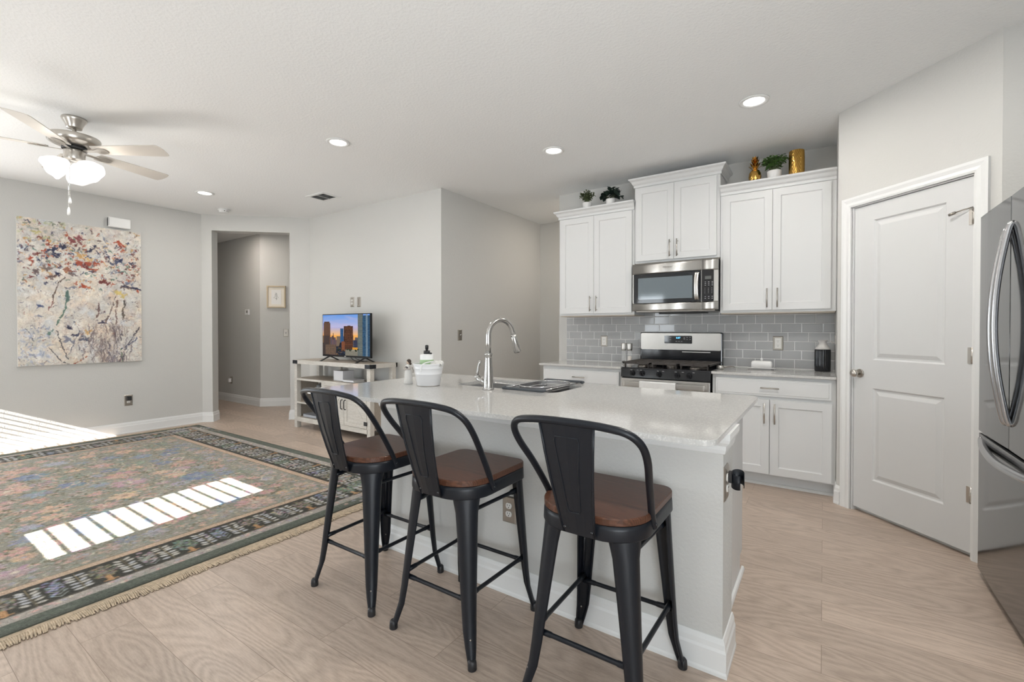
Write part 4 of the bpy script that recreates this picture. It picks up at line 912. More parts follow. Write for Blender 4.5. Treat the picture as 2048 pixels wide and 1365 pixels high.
MB().tube([(0.022, 0.01, 0.11), (0.030, 0.012, 0.085), (0.027, 0.012, 0.07)], [0.003, 0.005, 0.002], 6).build('wing', mat('figurine_wire', (0.45, 0.43, 0.40, 1), 0.4, 0.6), fg)

# ================================================================== BAR STOOLS
def make_stool(label, loc, rz):
    t = thing('bar_stool', label, 'bar stool', loc, rz, 'black metal bar stools at the island')
    def outline(g=0.0, dz=0.0):
        return rrect(-0.190 - g, 0.190 + g, -0.212 - g, 0.205 + g, [0.135 + g, 0.135 + g, 0.050 + g, 0.050 + g], 10)
    m = MB(); m.loft([[(x, y, z) for x, y in outline(g)] for g, z in ((-0.002, 0.656), (0.0, 0.658), (0.0, 0.676), (-0.003, 0.680))], smooth=False); m.build('seat', M_WALNUT, t)
    m = MB(); m.loft([[(x, y, z) for x, y in outline(g)] for g, z in ((0.001, 0.606), (0.002, 0.609), (0.0005, 0.640), (-0.001, 0.655))], smooth=True); m.build('seat_frame', M_BLKMETAL, t)
    for sx in (-1, 1):
        for sy in (-1, 1):
            di = Vector((sx, sy * 1.05, 0)).normalized(); tg = Vector((-di.y, di.x, 0))
            m = MB(); rings = []
            for u in (0.0, 0.05, 0.15, 0.3, 0.5, 0.7, 0.82, 0.90, 0.95, 0.985):
                z = 0.640 * (1 - u)
                f0 = (0.020 if sy > 0 else 0.0) * (1 - u); fx = 0.128 + f0 + 0.066 * u + 0.020 * max(0, u - 0.8) / 0.2; fy = 0.150 + f0 + 0.058 * u + 0.014 * max(0, u - 0.8) / 0.2
                wd = 0.098 - 0.060 * u if u < 0.4 else 0.074 - (u - 0.4) * 0.050 if u < 0.85 else 0.0515 - (u - 0.85) * 0.16
                if u < 0.04: wd = 0.150 if sy < 0 else 0.100
                elif u < 0.08: wd = 0.112 if sy < 0 else 0.098
                dp = 0.040 * (1 - u) + 0.020 * u
                c = Vector((sx * fx, sy * fy, z)); th = 0.005
                o = [c + tg * (wd / 2 * math.sin(a)) + di * (dp * (math.cos(a) - 0.35)) for a in [R(-90 + 180 * k / 10) for k in range(11)]]
                i = [c + tg * ((wd / 2 - th) * math.sin(a)) + di * ((dp - th) * (math.cos(a) - 0.35) - 0.002) for a in [R(90 - 180 * k / 10) for k in range(11)]]
                rings.append(o + i)
            m.loft(rings, smooth=True)
            # pressed rib on the inner face
            cc = [Vector((sx * (0.128 + (0.020 if sy > 0 else 0) * (1 - u) + 0.066 * u), sy * (0.150 + (0.020 if sy > 0 else 0) * (1 - u) + 0.058 * u), 0.64 * (1 - u))) + di * ((0.046 * (1 - u) + 0.020 * u) * 0.46 - 0.004) for u in (0.28, 0.45, 0.65)]
            m.tube(cc, [0.006, 0.008, 0.006], 8)
            lg = m.build('leg', M_BLKMETAL, t)
            b = Vector((sx * 0.214, sy * 0.222, 0))
            MB().lathe([(0.001, 0), (0.0165, 0), (0.0175, 0.004), (0.0165, 0.008), (0.0175, 0.012), (0.016, 0.030), (0.012, 0.036), (0.001, 0.036)], c=(b.x, b.y, 0), n=20).build('foot_cap', M_BLK, lg)
            MB().ball((sx * 0.1887 + di.x * 0.0125, sy * 0.2025 + di.y * 0.0125, 0.098), 0.0042, n=10).build('rivet', M_NICKELD, lg)
    def at(sx, sy, z): u = 1 - z / 0.64; f0 = (0.020 if sy > 0 else 0.0) * (1 - u); return Vector((sx * (0.128 + f0 + 0.066 * u), sy * (0.150 + f0 + 0.058 * u), z))
    for a, b, z in (((-1, -1), (1, -1), 0.225), ((-1, 1), (1, 1), 0.225), ((-1, -1), (-1, 1), 0.245), ((1, -1), (1, 1), 0.245)):
        p, q = at(*a, z), at(*b, z); d = (q - p).normalized()
        MB().tube([p, p + d * 0.05, p + d * 0.055, q - d * 0.055, q - d * 0.05, q], [0.011, 0.010, 0.0085, 0.0085, 0.010, 0.011], 10).build('footrest_bar', M_BLKMETAL, t)
    for a, b in (((-1, -1), (-1, 1)), ((1, -1), (1, 1))):
        p, q = at(*a, 0.548), at(*b, 0.548); d = (q - p).normalized()
        MB().tube([p, p + d * 0.045, p + d * 0.048, q - d * 0.048, q - d * 0.045, q], [0.012, 0.012, 0.008, 0.008, 0.012, 0.012], 10).build('brace', M_BLKMETAL, t)
    hp = [(0.190, -0.055, 0.622), (0.188, -0.068, 0.655), (0.192, -0.092, 0.70), (0.207, -0.160, 0.80), (0.222, -0.226, 0.885), (0.217, -0.268, 0.940), (0.185, -0.296, 0.973), (0.125, -0.312, 0.986), (0.05, -0.319, 0.991)]
    P = spline(hp + [(-x, y, z) for x, y, z in reversed(hp)], 6)
    MB().tube(P, 0.0118, 14).build('back_hoop', M_BLKMETAL, t)
    m = MB(); rings = []
    for u in (0, 0.12, 0.25, 0.5, 0.75, 1.0):
        hw = 0.054 + 0.038 * u; y = -0.219 - 0.096 * u - 0.010 * math.sin(PI * u); z = 0.612 + 0.375 * u
        rings.append([(-hw, y, z), (-hw * 0.5, y - 0.005, z), (0, y - 0.007, z), (hw * 0.5, y - 0.005, z), (hw, y, z), (hw, y + 0.004, z), (hw * 0.5, y, z), (0, y - 0.002, z), (-hw * 0.5, y, z), (-hw, y + 0.004, z)])
    m.loft(rings, smooth=False)
    for s in (-1, 1): m.tube([(s * (0.054 + 0.038 * u), -0.219 - 0.096 * u - 0.010 * math.sin(PI * u), 0.612 + 0.375 * u) for u in (0, .25, .5, .75, 1)], 0.0042, 8)
    e = []
    def on(x, u): return (x, -0.219 - 0.096 * u - 0.010 * math.sin(PI * u) - 0.0078 + 1.2 * abs(x) * 0.045, 0.612 + 0.375 * u)
    for x, u in ((-0.022, 0.24), (-0.030, 0.55), (-0.042, 0.84), (-0.038, 0.88), (0.038, 0.88), (0.042, 0.84), (0.030, 0.55), (0.022, 0.24), (0.018, 0.215), (-0.018, 0.215)): e.append(on(x, u))
    m.tube(e, 0.0022, 6, closed=True)
    sp = m.build('back_splat', M_BLKMETAL, t)
    for s in (-1, 1): MB().ball((s * 0.047, -0.224, 0.630), 0.0065, n=12).build('bolt', M_BLKGLOSS, sp)
    for s in (-1, 1): MB().ball((s * 0.199, -0.062, 0.636), 0.005, n=10).build('bolt', M_BLKGLOSS, t)
    return t
ST = [('black metal bar stool farthest from camera, nearest the rug', (-1.867, 1.556, 0), 0.0),
      ('middle black metal bar stool, directly before the island outlet', (-1.292, 1.552, 0), 0.0),
      ('black metal bar stool nearest camera, closest to the island corner', (-0.645, 1.557, 0), 0.0)]
s0 = make_stool(*ST[0])
for lb, lc, rz in ST[1:]: copy_tree(s0, lc, rz, lb)

# ================================================================== CEILING FAN
fn = thing('ceiling_fan', 'brushed nickel ceiling fan with five blades and lit glass shades', 'ceiling fan', (-4.618, 1.030, 0))
M_FAN = M_NICKEL
MB().lathe([(0.001, CH), (0.072, CH), (0.074, CH - 0.010), (0.069, CH - 0.022), (0.053, CH - 0.050), (0.046, CH - 0.070), (0.044, CH - 0.076), (0.001, CH - 0.078)], n=40).build('canopy', M_FAN, fn)
MB().cyl((0, 0, 2.70), (0, 0, CH - 0.07), 0.0125, n=20).build('downrod', M_FAN, fn)
MB().cyl((0, 0, 2.696), (0, 0, 2.712), 0.022, n=20).build('coupler', M_BLK, fn)
MB().lathe([(0.001, 2.702), (0.03, 2.701), (0.138, 2.697), (0.148, 2.694), (0.152, 2.686), (0.150, 2.650), (0.142, 2.643), (0.110, 2.630), (0.066, 2.620), (0.001, 2.618)], n=56).build('motor_housing', M_FAN, fn)
MB().cyl((0, 0, 2.600), (0, 0, 2.622), 0.072, n=36).build('flywheel', M_BLK, fn)
lk = MB().lathe([(0.001, 2.600), (0.058, 2.599), (0.061, 2.594), (0.061, 2.530), (0.057, 2.520), (0.001, 2.515)], n=36).build('light_kit', M_FAN, fn)
MB().box(0.045, 0.0, 0, 0, 0, 0) if False else None
M_BLADE = mat('fan_blade', (0.62, 0.58, 0.53, 1), 0.4, bump=(30, 0.05, 0.001, (1, 10, 1)))
for k in range(5):
    a = R(35 + 72 * k)
    m = MB(); pit = R(-11)
    def bl(x, y, z=0.0): c, s_ = math.cos(pit), math.sin(pit); return (x, y * c, 2.600 + y * s_ + z)
    out = [(0.150, -0.050), (0.30, -0.060), (0.50, -0.068), (0.628, -0.072), (0.648, -0.066), (0.658, -0.035), (0.661, 0.0), (0.658, 0.035), (0.648, 0.066), (0.628, 0.072), (0.50, 0.068), (0.30, 0.060), (0.150, 0.050), (0.138, 0.0)]
    m.loft([[bl(x, y, -0.003) for x, y in out], [bl(x, y, 0.003) for x, y in out]], smooth=False)
    b = m.build('blade', M_BLADE, fn, rot=(0, 0, a))
    m = MB(); m.loft([[bl(x, y, -0.006 - dz) for x, y in ((0.07, -0.014), (0.15, -0.016), (0.19, -0.032), (0.235, -0.026), (0.245, 0.0), (0.235, 0.026), (0.19, 0.032), (0.15, 0.016), (0.07, 0.014))] for dz in (0.004, 0.0)], smooth=False)
    m.build('blade_iron', M_FAN, b)
M_SHADE = mat('lit_glass_shade', (0.95, 0.94, 0.92, 1), 0.3, emit=((1.0, 0.975, 0.94), 0.75))
for k in range(3):
    a = R(34.05 + 0 + 120 * k); d = Vector((math.cos(a), math.sin(a), 0)); ax = (d * 0.78 + Vector((0, 0, -0.62))).normalized()
    o1 = ax.orthogonal().normalized(); o2 = ax.cross(o1); base = d * 0.040 + Vector((0, 0, 2.505))
    rings = []
    for r, q in ((0.022, 0.0), (0.030, 0.010), (0.046, 0.030), (0.062, 0.054), (0.073, 0.080), (0.079, 0.108), (0.082, 0.125), (0.079, 0.125), (0.070, 0.082), (0.043, 0.035), (0.020, 0.004)):
        wv = 0.004 if q > 0.12 else 0.0
        rings.append([base + ax * (q + wv * math.sin(6 * 2 * PI * j / 36)) + (o1 * math.cos(2 * PI * j / 36) + o2 * math.sin(2 * PI * j / 36)) * r for j in range(36)])
    MB().loft(rings).build('glass_shade', M_SHADE, fn)
    lamp('bulb', 'POINT', base + ax * 0.15, 3.5, (1, 0.95, 0.87), size=0.04, parent=fn)
for x, y, z1, z2, z3 in ((0.012, -0.030, 2.545, 2.235, 2.195), (0.006, -0.036, 2.545, 2.165, 2.110)):
    m = MB(); m.cyl((x, y, z2), (x, y, z1), 0.0018, n=6)
    for q in range(int((z1 - z2) / 0.012)): m.ball((x, y, z2 + q * 0.012), 0.0026, n=6)
    pc = m.build('pull_chain', M_CHROME, fn); MB().lathe([(0.001, z2 + 0.004), (0.0045, z2), (0.0085, z2 - 0.016), (0.0095, z3 + 0.008), (0.006, z3), (0.001, z3)], c=(x, y, 0), n=14).build('pull_knob', M_WHITEP, pc)
# ================================================================== TELEVISION STAND
SX0, SX1, SY0, SY1, SZ = -5.70, -4.18, 3.36, 3.76, 0.874
st = thing('media_console', 'washed oak console with black corner brackets under the television', 'tv stand', (-4.94, 3.56, 0)); SO_ = (-4.94, 3.56, 0)
def sb(name, m, mt=M_WASHED, par=None, **k): return m.build(name, mt, par or st, origin=SO_, **k)
sb('top', MB().box(SX0 + 0.02, SX1 - 0.02, SY0 + 0.02, SY1 - 0.02, SZ - 0.016, SZ), M_WASHTOP)
sb('top_edge', MB().box(SX0, SX1, SY0, SY0 + 0.02, SZ - 0.048, SZ).box(SX0, SX1, SY1 - 0.02, SY1, SZ - 0.048, SZ).box(SX0, SX0 + 0.02, SY0, SY1, SZ - 0.048, SZ).box(SX1 - 0.02, SX1, SY0, SY1, SZ - 0.048, SZ))
pw = 0.058
for x in (SX0 + 0.01, SX1 - 0.01 - pw):
    for y in (SY0 + 0.012, SY1 - 0.012 - pw): sb('post', MB().box(x, x + pw, y, y + pw, 0, SZ - 0.012), bevel=0.002)
MX = -5.105
for y in (SY0 + 0.012, SY1 - 0.012 - pw): sb('post', MB().box(MX, MX + pw, y, y + pw, 0, 0.622), bevel=0.002)
for x in (-5.24, -4.72): sb('post', MB().box(x, x + 0.05, SY1 - 0.05, SY1 - 0.02, 0.64, SZ - 0.04))
sb('shelf', MB().box(SX0 + 0.015, SX1 - 0.015, SY0 + 0.008, SY1 - 0.014, 0.618, 0.640), M_WASHTOP); sb('shelf_edge', MB().box(SX0 + 0.012, SX1 - 0.012, SY0 + 0.006, SY0 + 0.012, 0.616, 0.641))
sb('shelf', MB().box(SX0 + 0.015, MX + 0.01, SY0 + 0.014, SY1 - 0.02, 0.320, 0.338), M_WASHTOP); sb('shelf_edge', MB().box(SX0 + 0.014, MX, SY0 + 0.010, SY0 + 0.016, 0.318, 0.339))
sb('bottom_board', MB().box(SX0 + 0.015, SX1 - 0.015, SY0 + 0.02, SY1 - 0.02, 0.120, 0.138), M_WASHTOP)
sb('bottom_rail', MB().box(SX0 + 0.06, MX + 0.01, SY0 + 0.012, SY0 + 0.026, 0.085, 0.140).box(MX + 0.05, SX1 - 0.06, SY0 + 0.012, SY0 + 0.026, 0.085, 0.140))
sb('back_panel', MB().box(SX0 + 0.03, SX1 - 0.03, SY1 - 0.022, SY1 - 0.016, 0.138, 0.620), mat('console_back', (0.33, 0.34, 0.35, 1), 0.6))
for x in (SX0 + 0.030, MX + 0.02, SX1 - 0.055): sb('side_panel', MB().box(x, x + 0.018, SY0 + 0.03, SY1 - 0.03, 0.12, 0.620), M_WASHTOP)
sb('face_rail', MB().box(MX + 0.05, SX1 - 0.06, SY0 + 0.012, SY0 + 0.026, 0.585, 0.620))
for a, b, s in ((MX + 0.060, -4.657, 1), (-4.652, SX1 - 0.070, -1)):
    m = MB(); z0, z1, y = 0.144, 0.582, SY0 + 0.008
    m.box(a, b, y + 0.006, y + 0.020, z0, z1).box(a, a + 0.05, y, y + 0.006, z0, z1).box(b - 0.05, b, y, y + 0.006, z0, z1).box(a + 0.05, b - 0.05, y, y + 0.006, z0, z0 + 0.05).box(a + 0.05, b - 0.05, y, y + 0.006, z1 - 0.05, z1)
    p0, p1 = ((a + 0.05, z0 + 0.05), (b - 0.05, z1 - 0.05)) if s > 0 else ((b - 0.05, z0 + 0.05), (a + 0.05, z1 - 0.05))
    dx, dz = p1[0] - p0[0], p1[1] - p0[1]; L = math.hypot(dx, dz); nx, nz = -dz / L * 0.022, dx / L * 0.022
    m.prism([(p0[0] - nx, p0[1] - nz), (p1[0] - nx, p1[1] - nz), (p1[0] + nx, p1[1] + nz), (p0[0] + nx, p0[1] + nz)], y + 0.001, y + 0.007, 'y')
    d = sb('door', m, bevel=0.001)
    hx = b - 0.028 if s > 0 else a + 0.028
    sb('handle', MB().tube(spline([(hx, y, 0.44), (hx, y - 0.022, 0.432), (hx, y - 0.026, 0.385), (hx, y - 0.022, 0.338), (hx, y, 0.33)], 5), 0.0055, 10), M_BLK, d)
    ex = a if s > 0 else b
    for z in (0.20, 0.52): sb('hinge', MB().box(ex - 0.045 * (s < 0) - 0.010 * (s > 0), ex + 0.045 * (s > 0) + 0.010 * (s < 0), y - 0.004, y, z - 0.022, z + 0.022), M_BLK, d)
for x, s in ((SX0, 1), (SX1, -1)):
    a, b = (x - 0.002, x + 0.10) if s > 0 else (x - 0.085, x + 0.002)
    m = MB().box(a, b, SY0 - 0.003, SY0, SZ - 0.049, SZ - 0.004).box(x - 0.003 if s > 0 else x, x if s > 0 else x + 0.003, SY0 - 0.003, SY0 + 0.085, SZ - 0.049, SZ - 0.004)
    br = sb('corner_bracket', m, M_BLKMETAL)
    mm = MB()
    for q in (0.25, 0.75): xx = a + (b - a) * q; mm.ball((xx, SY0 - 0.004, SZ - 0.026), 0.005, n=8)
    for q in (0.025, 0.065): mm.ball((x + (0.0035 if s < 0 else -0.0035), SY0 + q, SZ - 0.026), 0.005, n=8)
    sb('bolt', mm, M_BLKGLOSS, br)
# things on the console
def put_box(name, label, cat, x0, x1, y0, y1, z0, z1, mt, group=None, extra=None):
    c = ((x0 + x1) / 2, (y0 + y1) / 2, z0)
    t = thing(name, label, cat, c, 0, group); MB().box(x0, x1, y0, y1, z0, z1).build('body', mt, t, origin=c, bevel=0.003)
    if extra: extra(t, c)
    return t
M_BOXW = mat('white_box', (0.78, 0.78, 0.80, 1), 0.4)
put_box('storage_box', 'white square box on the upper shelf of the console', 'box', -4.985, -4.80, 3.46, 3.62, 0.640, 0.762, M_BOXW, extra=lambda t, c: MB().box(-0.0935, 0.0935, -0.081, 0.081, 0.108, 0.124).build('lid', M_BOXW, t, bevel=0.002))
def book(label, x0, x1, y0, y1, z0, h, cover):
    c = ((x0 + x1) / 2, (y0 + y1) / 2, z0); t = thing('book', label, 'book', c, 0, 'books on the console'); a, b = (x1 - x0) / 2, (y1 - y0) / 2
    MB().box(-a, a, -b, b, 0, 0.004).box(-a, a, -b, b, h - 0.004, h).box(-a, a, -b, -b + 0.004, 0, h).build('cover', cover, t); MB().box(-a + 0.004, a - 0.006, -b + 0.004, b - 0.005, 0.004, h - 0.004).build('pages', mat('paper', (0.78, 0.76, 0.72, 1), 0.8), t)
book('white hardback book on the upper shelf beside the white box', -4.745, -4.545, 3.42, 3.58, 0.640, 0.030, M_BOXW)
book('grey book lying on the lowest shelf of the console', -5.57, -5.29, 3.42, 3.60, 0.138, 0.040, mat('grey_cover', (0.42, 0.44, 0.48, 1), 0.6))
t = thing('white_jar', 'white glazed jar on the middle shelf of the console', 'jar', (-5.40, 3.52, 0.338))
MB().lathe([(0.001, 0), (0.045, 0), (0.062, 0.03), (0.070, 0.085), (0.058, 0.135), (0.036, 0.16), (0.034, 0.175), (0.040, 0.185), (0.034, 0.183), (0.001, 0.15)], n=32).build('body', M_WHITEC, t)
MB().ball((0.03, 0, 0.20), 0.035, 1.2, 1, 0.6).build('stopper', mat('jar_grey', (0.20, 0.21, 0.22, 1), 0.5), t)
put_box('white_canister', 'white canister at the right end of the lowest console shelf', 'canister', -5.22, -5.12, 3.41, 3.51, 0.138, 0.262, M_BOXW)

# ------------------------------------------------------------------ television
tv = thing('television', 'flat television showing a city skyline at sunset', 'television', (-4.832, 3.52, SZ)); TO = (-4.832, 3.52, SZ)
TX0, TX1, TZ0, TZ1 = -5.297, -4.366, 0.928, 1.458
MB().box(TX0, TX1, 3.520, 3.548, TZ0, TZ1).box(TX0 + 0.12, TX1 - 0.12, 3.548, 3.585, TZ0 + 0.03, TZ0 + 0.30).build('housing', mat('tv_bezel', (0.006, 0.006, 0.007, 1), 0.28, spec=0.3), tv, origin=TO, bevel=0.002)
def skyline(w, h):
    p = Paint(w, h, (0, 0, 0)); rnd = random.Random(5)
    for y in range(h):      # row 0 is the top
        t_ = y / h
        if t_ < 0.30: k = t_ / 0.30; c = (125 + 75 * k, 172 + 28 * k, 236 - 4 * k)
        elif t_ < 0.5: k = (t_ - .3) / .2; c = (190 + 60 * k, 190 + 10 * k, 230 - 85 * k)
        else: c = (250, 190, 110)
        p.a[y, :] = c
    for i in range(26): p.stroke(rnd.uniform(0, w), rnd.uniform(.02, .4) * h, rnd.uniform(0, w), rnd.uniform(.02, .4) * h, rnd.uniform(1, 4), (205, 185, 215), 0.10) if False else p.ell(rnd.uniform(0, w), rnd.uniform(.05, .35) * h, rnd.uniform(.06, .2) * w, rnd.uniform(.01, .035) * h, (215, 195, 220), 0.22, rnd.uniform(-.2, .2), 6)
    def tower(x0, x1, y0, y1, c, wc, nx, ny, al=0.6, grad=0.0):
        p.rect(x0 * w, y0 * h, x1 * w, y1 * h, c)
        for i in range(nx):
            for j in range(ny):
                if rnd.random() < 0.85: p.rect((x0 + (x1 - x0) * (i + .2) / nx) * w, (y0 + (y1 - y0) * (j + .25) / ny) * h, (x0 + (x1 - x0) * (i + .75) / nx) * w, (y0 + (y1 - y0) * (j + .7) / ny) * h, wc, al * rnd.uniform(.5, 1))
    for i in range(16): x = .16 + i * .042; tower(x, x + .05, rnd.uniform(.50, .62), 1, (105 + rnd.randint(-25, 30), 95, 105), (205, 150, 95), 3, 12, 0.4)
    tower(0.02, 0.175, 0.20, 1, (118, 88, 70), (70, 58, 56), 6, 26); p.rect(.035 * w, .165 * h, .155 * w, .20 * h, (104, 78, 64)); p.rect(.0 * w, .52 * h, .15 * w, 1 * h, (62, 58, 66), .55)
    p.stroke(.235 * w, .46 * h, .235 * w, .6 * h, 2, (90, 70, 62)); p.rect(.22 * w, .52 * h, .25 * w, .62 * h, (96, 74, 66))
    tower(0.395, 0.465, 0.345, 0.8, (52, 96, 140), (85, 150, 190), 4, 20); tower(0.31, 0.395, 0.53, .85, (140, 122, 104), (96, 86, 84), 5, 12)
    tower(0.47, 0.665, 0.285, 0.86, (88, 58, 44), (176, 112, 68), 9, 22, .75); p.rect(.47 * w, .285 * h, .49 * w, .86 * h, (56, 40, 34)); p.rect(.55 * w, .27 * h, .61 * w, .29 * h, (70, 50, 42))
    tower(.68, .75, .62, .86, (60, 66, 92), (120, 120, 130), 3, 8)
    tower(0.765, 0.87, 0.0, 1.0, (122, 128, 122), (60, 88, 108), 4, 40, .8); tower(0.86, 1.0, 0.03, 1.0, (46, 84, 116), (110, 160, 186), 6, 34, .75); p.rect(.925 * w, .0, .96 * w, h, (160, 172, 178), .7)
    for j in range(40): p.rect(.78 * w, j / 40 * h, .85 * w, (j + .12) / 40 * h, (150, 155, 148), .5)
    tower(0.0, 0.13, .70, 1, (74, 64, 64), (120, 96, 78), 6, 8); tower(.06, .30, .74, .99, (126, 106, 90), (70, 62, 64), 9, 8, .85)
    p.rect(.30 * w, .78 * h, .50 * w, 1 * h, (40, 46, 62)); p.stroke(.33 * w, 1 * h, .40 * w, .72 * h, 7, (34, 42, 60)); 
    for i in range(40): p.ell(rnd.uniform(.30, .5) * w, rnd.uniform(.8, .99) * h, 2, 1.5, rnd.choice(((90, 110, 140), (210, 160, 90), (30, 40, 50))), .8)
    tower(.42, .49, .66, .9, (150, 96, 66), (90, 62, 52), 3, 9); tower(.65, .76, .80, .87, (225, 168, 70), (150, 100, 60), 5, 2)
    tower(.50, .76, .86, 1, (150, 146, 132), (90, 92, 96), 12, 4); p.rect(.56 * w, .85 * h, .72 * w, .88 * h, (170, 164, 148)); 
    for i in range(14): p.ell(rnd.uniform(.3, .8) * w, rnd.uniform(.84, .88) * h, 5, 3, (40, 56, 40), .8)
    return p.a
img = (lin(skyline(300, 172)) ** 1.22)[::-1]
def scr_mat():
    m = mat('screen', (0.008, 0.008, 0.008, 1), 0.2, spec=0.12); nt = m.node_tree; a = nt.nodes.new('ShaderNodeVertexColor'); a.layer_name = 'paint'
    b = nt.nodes['Principled BSDF']; nt.links.new(a.outputs['Color'], b.inputs['Emission Color']); b.inputs['Emission Strength'].default_value = 1.0; return m
color_grid('screen', 300, 172, lambda u, v: np.stack([TX0 + 0.010 + (TX1 - TX0 - 0.020) * u - TO[0], np.full_like(u, 3.5190 - TO[1]), TZ0 + 0.022 + (TZ1 - TZ0 - 0.032) * v - TO[2]], -1), img, scr_mat(), tv)
MB().box(-4.85, -4.82, 3.517, 3.520, TZ0 + 0.006, TZ0 + 0.016).build('badge', mat('badge_silver', (0.5, 0.5, 0.5, 1), 0.3, 0.8), tv, origin=TO)
for x in (-5.17, -4.485):
    m = MB()
    for yy in (3.405, 3.665): m.loft([[(x - 0.015, 3.524, TZ0 + 0.004), (x + 0.015, 3.524, TZ0 + 0.004), (x + 0.015, 3.549, TZ0 + 0.004), (x - 0.015, 3.549, TZ0 + 0.004)], [(x - 0.013, yy - 0.012, SZ), (x + 0.013, yy - 0.012, SZ), (x + 0.013, yy + 0.012, SZ), (x - 0.013, yy + 0.012, SZ)]], smooth=False)
    m.build('foot', M_BLK, tv, origin=TO)
MB().tube(spline([(-4.78, 3.55, TZ0 + 0.02), (-4.76, 3.56, 0.91), (-4.73, 3.60, SZ + 0.005), (-4.70, 3.68, SZ + 0.004)], 6), 0.0035, 6).tube(spline([(-4.74, 3.56, TZ0 + 0.02), (-4.70, 3.58, 0.91), (-4.67, 3.64, SZ + 0.006), (-4.65, 3.70, SZ + 0.004)], 6), 0.003, 6).build('power_cable', M_BLK, tv, origin=TO)

# ------------------------------------------------------------------ abstract canvas on the left wall
def canvas(w, h):
    p = Paint(w, h, (214, 208, 198)); rnd = random.Random(21)
    for i in range(420):
        x, y = rnd.uniform(0, w), rnd.uniform(0, h); c = rnd.choice(((226, 222, 214), (204, 200, 194), (222, 206, 190), (232, 228, 222), (198, 192, 190), (216, 204, 196), (205, 208, 210)))
        if x > .55 * w and rnd.random() < .5: c = rnd.choice(((220, 200, 182), (206, 190, 176), (190, 178, 172)))
        p.ell(x, y, rnd.uniform(4, 22), rnd.uniform(3, 12), c, .55, rnd.uniform(0, 3.1), 4)
    def petals(x, y, r, c, n=5, al=.85):
        for k in range(n):
            a = rnd.uniform(0, 6.28); q = r * rnd.uniform(.2, .9); p.ell(x + q * math.cos(a), y + q * math.sin(a) * .7, r * rnd.uniform(.28, .6), r * rnd.uniform(.12, .26), c, al, a + rnd.uniform(-.5, .5), 1.2)
    for i in range(900):
        x, y = rnd.uniform(0, w), rnd.uniform(0, h); a = rnd.uniform(0, 3.1); L = rnd.uniform(3, 14)
        p.stroke(x, y, x + L * math.cos(a), y + L * math.sin(a), rnd.uniform(.6, 1.8), rnd.choice(((232, 228, 222), (190, 180, 170), (206, 196, 186), (178, 172, 172), (222, 210, 194), (168, 156, 148), (214, 196, 176))), .5)
    navy, rust, mar, och, slate, grn, brn = (38, 42, 72), (166, 72, 48), (110, 48, 46), (206, 162, 104), (120, 124, 142), (88, 116, 104), (104, 86, 84)
    pal = (navy, rust, mar, och, slate, brn, (226, 214, 200), (176, 118, 86), grn)
    for i in range(430):       # flower band across the upper third
        x, y = rnd.uniform(.02, .98) * w, h * min(.46, max(.01, rnd.gauss(.24, .10))); petals(x, y, rnd.uniform(3, 10), rnd.choice(pal), rnd.randint(2, 5), .75)
    for i in range(150): x, y = rnd.uniform(.3, 1) * w, rnd.uniform(.45, 1) * h; petals(x, y, rnd.uniform(2, 7), rnd.choice((slate, brn, (150, 130, 124), (226, 220, 214), navy, (190, 160, 130))), rnd.randint(2, 4), .55)
    for i in range(40): petals(rnd.uniform(0, .35) * w, rnd.uniform(0, .13) * h, rnd.uniform(4, 9), rnd.choice(((150, 160, 160), (186, 190, 150), (120, 130, 110), (196, 200, 204))), 4, .7)
    for x, y, r, c in ((.26, .20, 16, navy), (.33, .17, 13, navy), (.28, .23, 12, navy), (.20, .21, 10, rust), (.14, .24, 9, mar), (.10, .27, 7, rust), (.42, .12, 18, (128, 66, 72)), (.46, .09, 14, (134, 72, 78)), (.81, .10, 15, rust), (.82, .15, 9, (176, 84, 52)),
                       (.54, .17, 11, navy), (.58, .15, 9, navy), (.49, .27, 17, rust), (.52, .30, 15, mar), (.58, .31, 11, rust), (.60, .27, 9, rust), (.48, .22, 15, och), (.54, .24, 12, (214, 176, 118)), (.80, .23, 15, navy), (.76, .25, 12, (70, 76, 100)), (.90, .24, 8, navy),
                       (.37, .33, 14, (150, 92, 70)), (.40, .36, 11, brn), (.30, .36, 11, navy), (.12, .36, 12, brn), (.20, .33, 12, (120, 100, 92)), (.24, .38, 13, brn), (.66, .39, 14, mar), (.70, .41, 9, mar), (.48, .44, 11, rust), (.52, .45, 7, (190, 96, 62)), (.41, .45, 9, slate), (.90, .40, 15, slate), (.85, .43, 12, brn),
                       (.78, .48, 14, (214, 192, 120)), (.84, .50, 12, (210, 184, 112)), (.15, .60, 10, (70, 82, 120)), (.16, .66, 8, slate), (.37, .74, 10, navy), (.42, .79, 10, navy), (.66, .70, 13, (60, 58, 84)), (.70, .69, 11, (226, 224, 226)), (.50, .82, 14, (80, 86, 110)), (.53, .77, 12, och), (.37, .82, 15, slate), (.80, .76, 13, (222, 220, 222)), (.81, .79, 5, navy), (.13, .09, 10, (196, 188, 130))):
        petals(x * w, y * h, r, c, 9, .85)
    p.stroke(.84 * w, .42 * h, 1.0 * w, .445 * h, 3, navy, .9); p.stroke(.78 * w, .38 * h, .9 * w, .43 * h, 2, brn, .8)
    def stem(pts, wd, c, al=.85):
        P = spline([(a * w, b * h, 0) for a, b in pts], 6)
        for a, b in zip(P[:-1], P[1:]):
            if rnd.random() < .9: p.stroke(a.x, a.y, b.x, b.y, wd * rnd.uniform(.5, 1.2), c, al)
    stem(((.37, .48), (.34, .60), (.29, .70), (.22, .78)), 2.6, grn); stem(((.37, .48), (.36, .55)), 4.2, (86, 112, 104)); stem(((.34, .38), (.26, .50), (.25, .60)), 1.4, (70, 52, 48)); stem(((.25, .55), (.22, .62)), 2, mar)
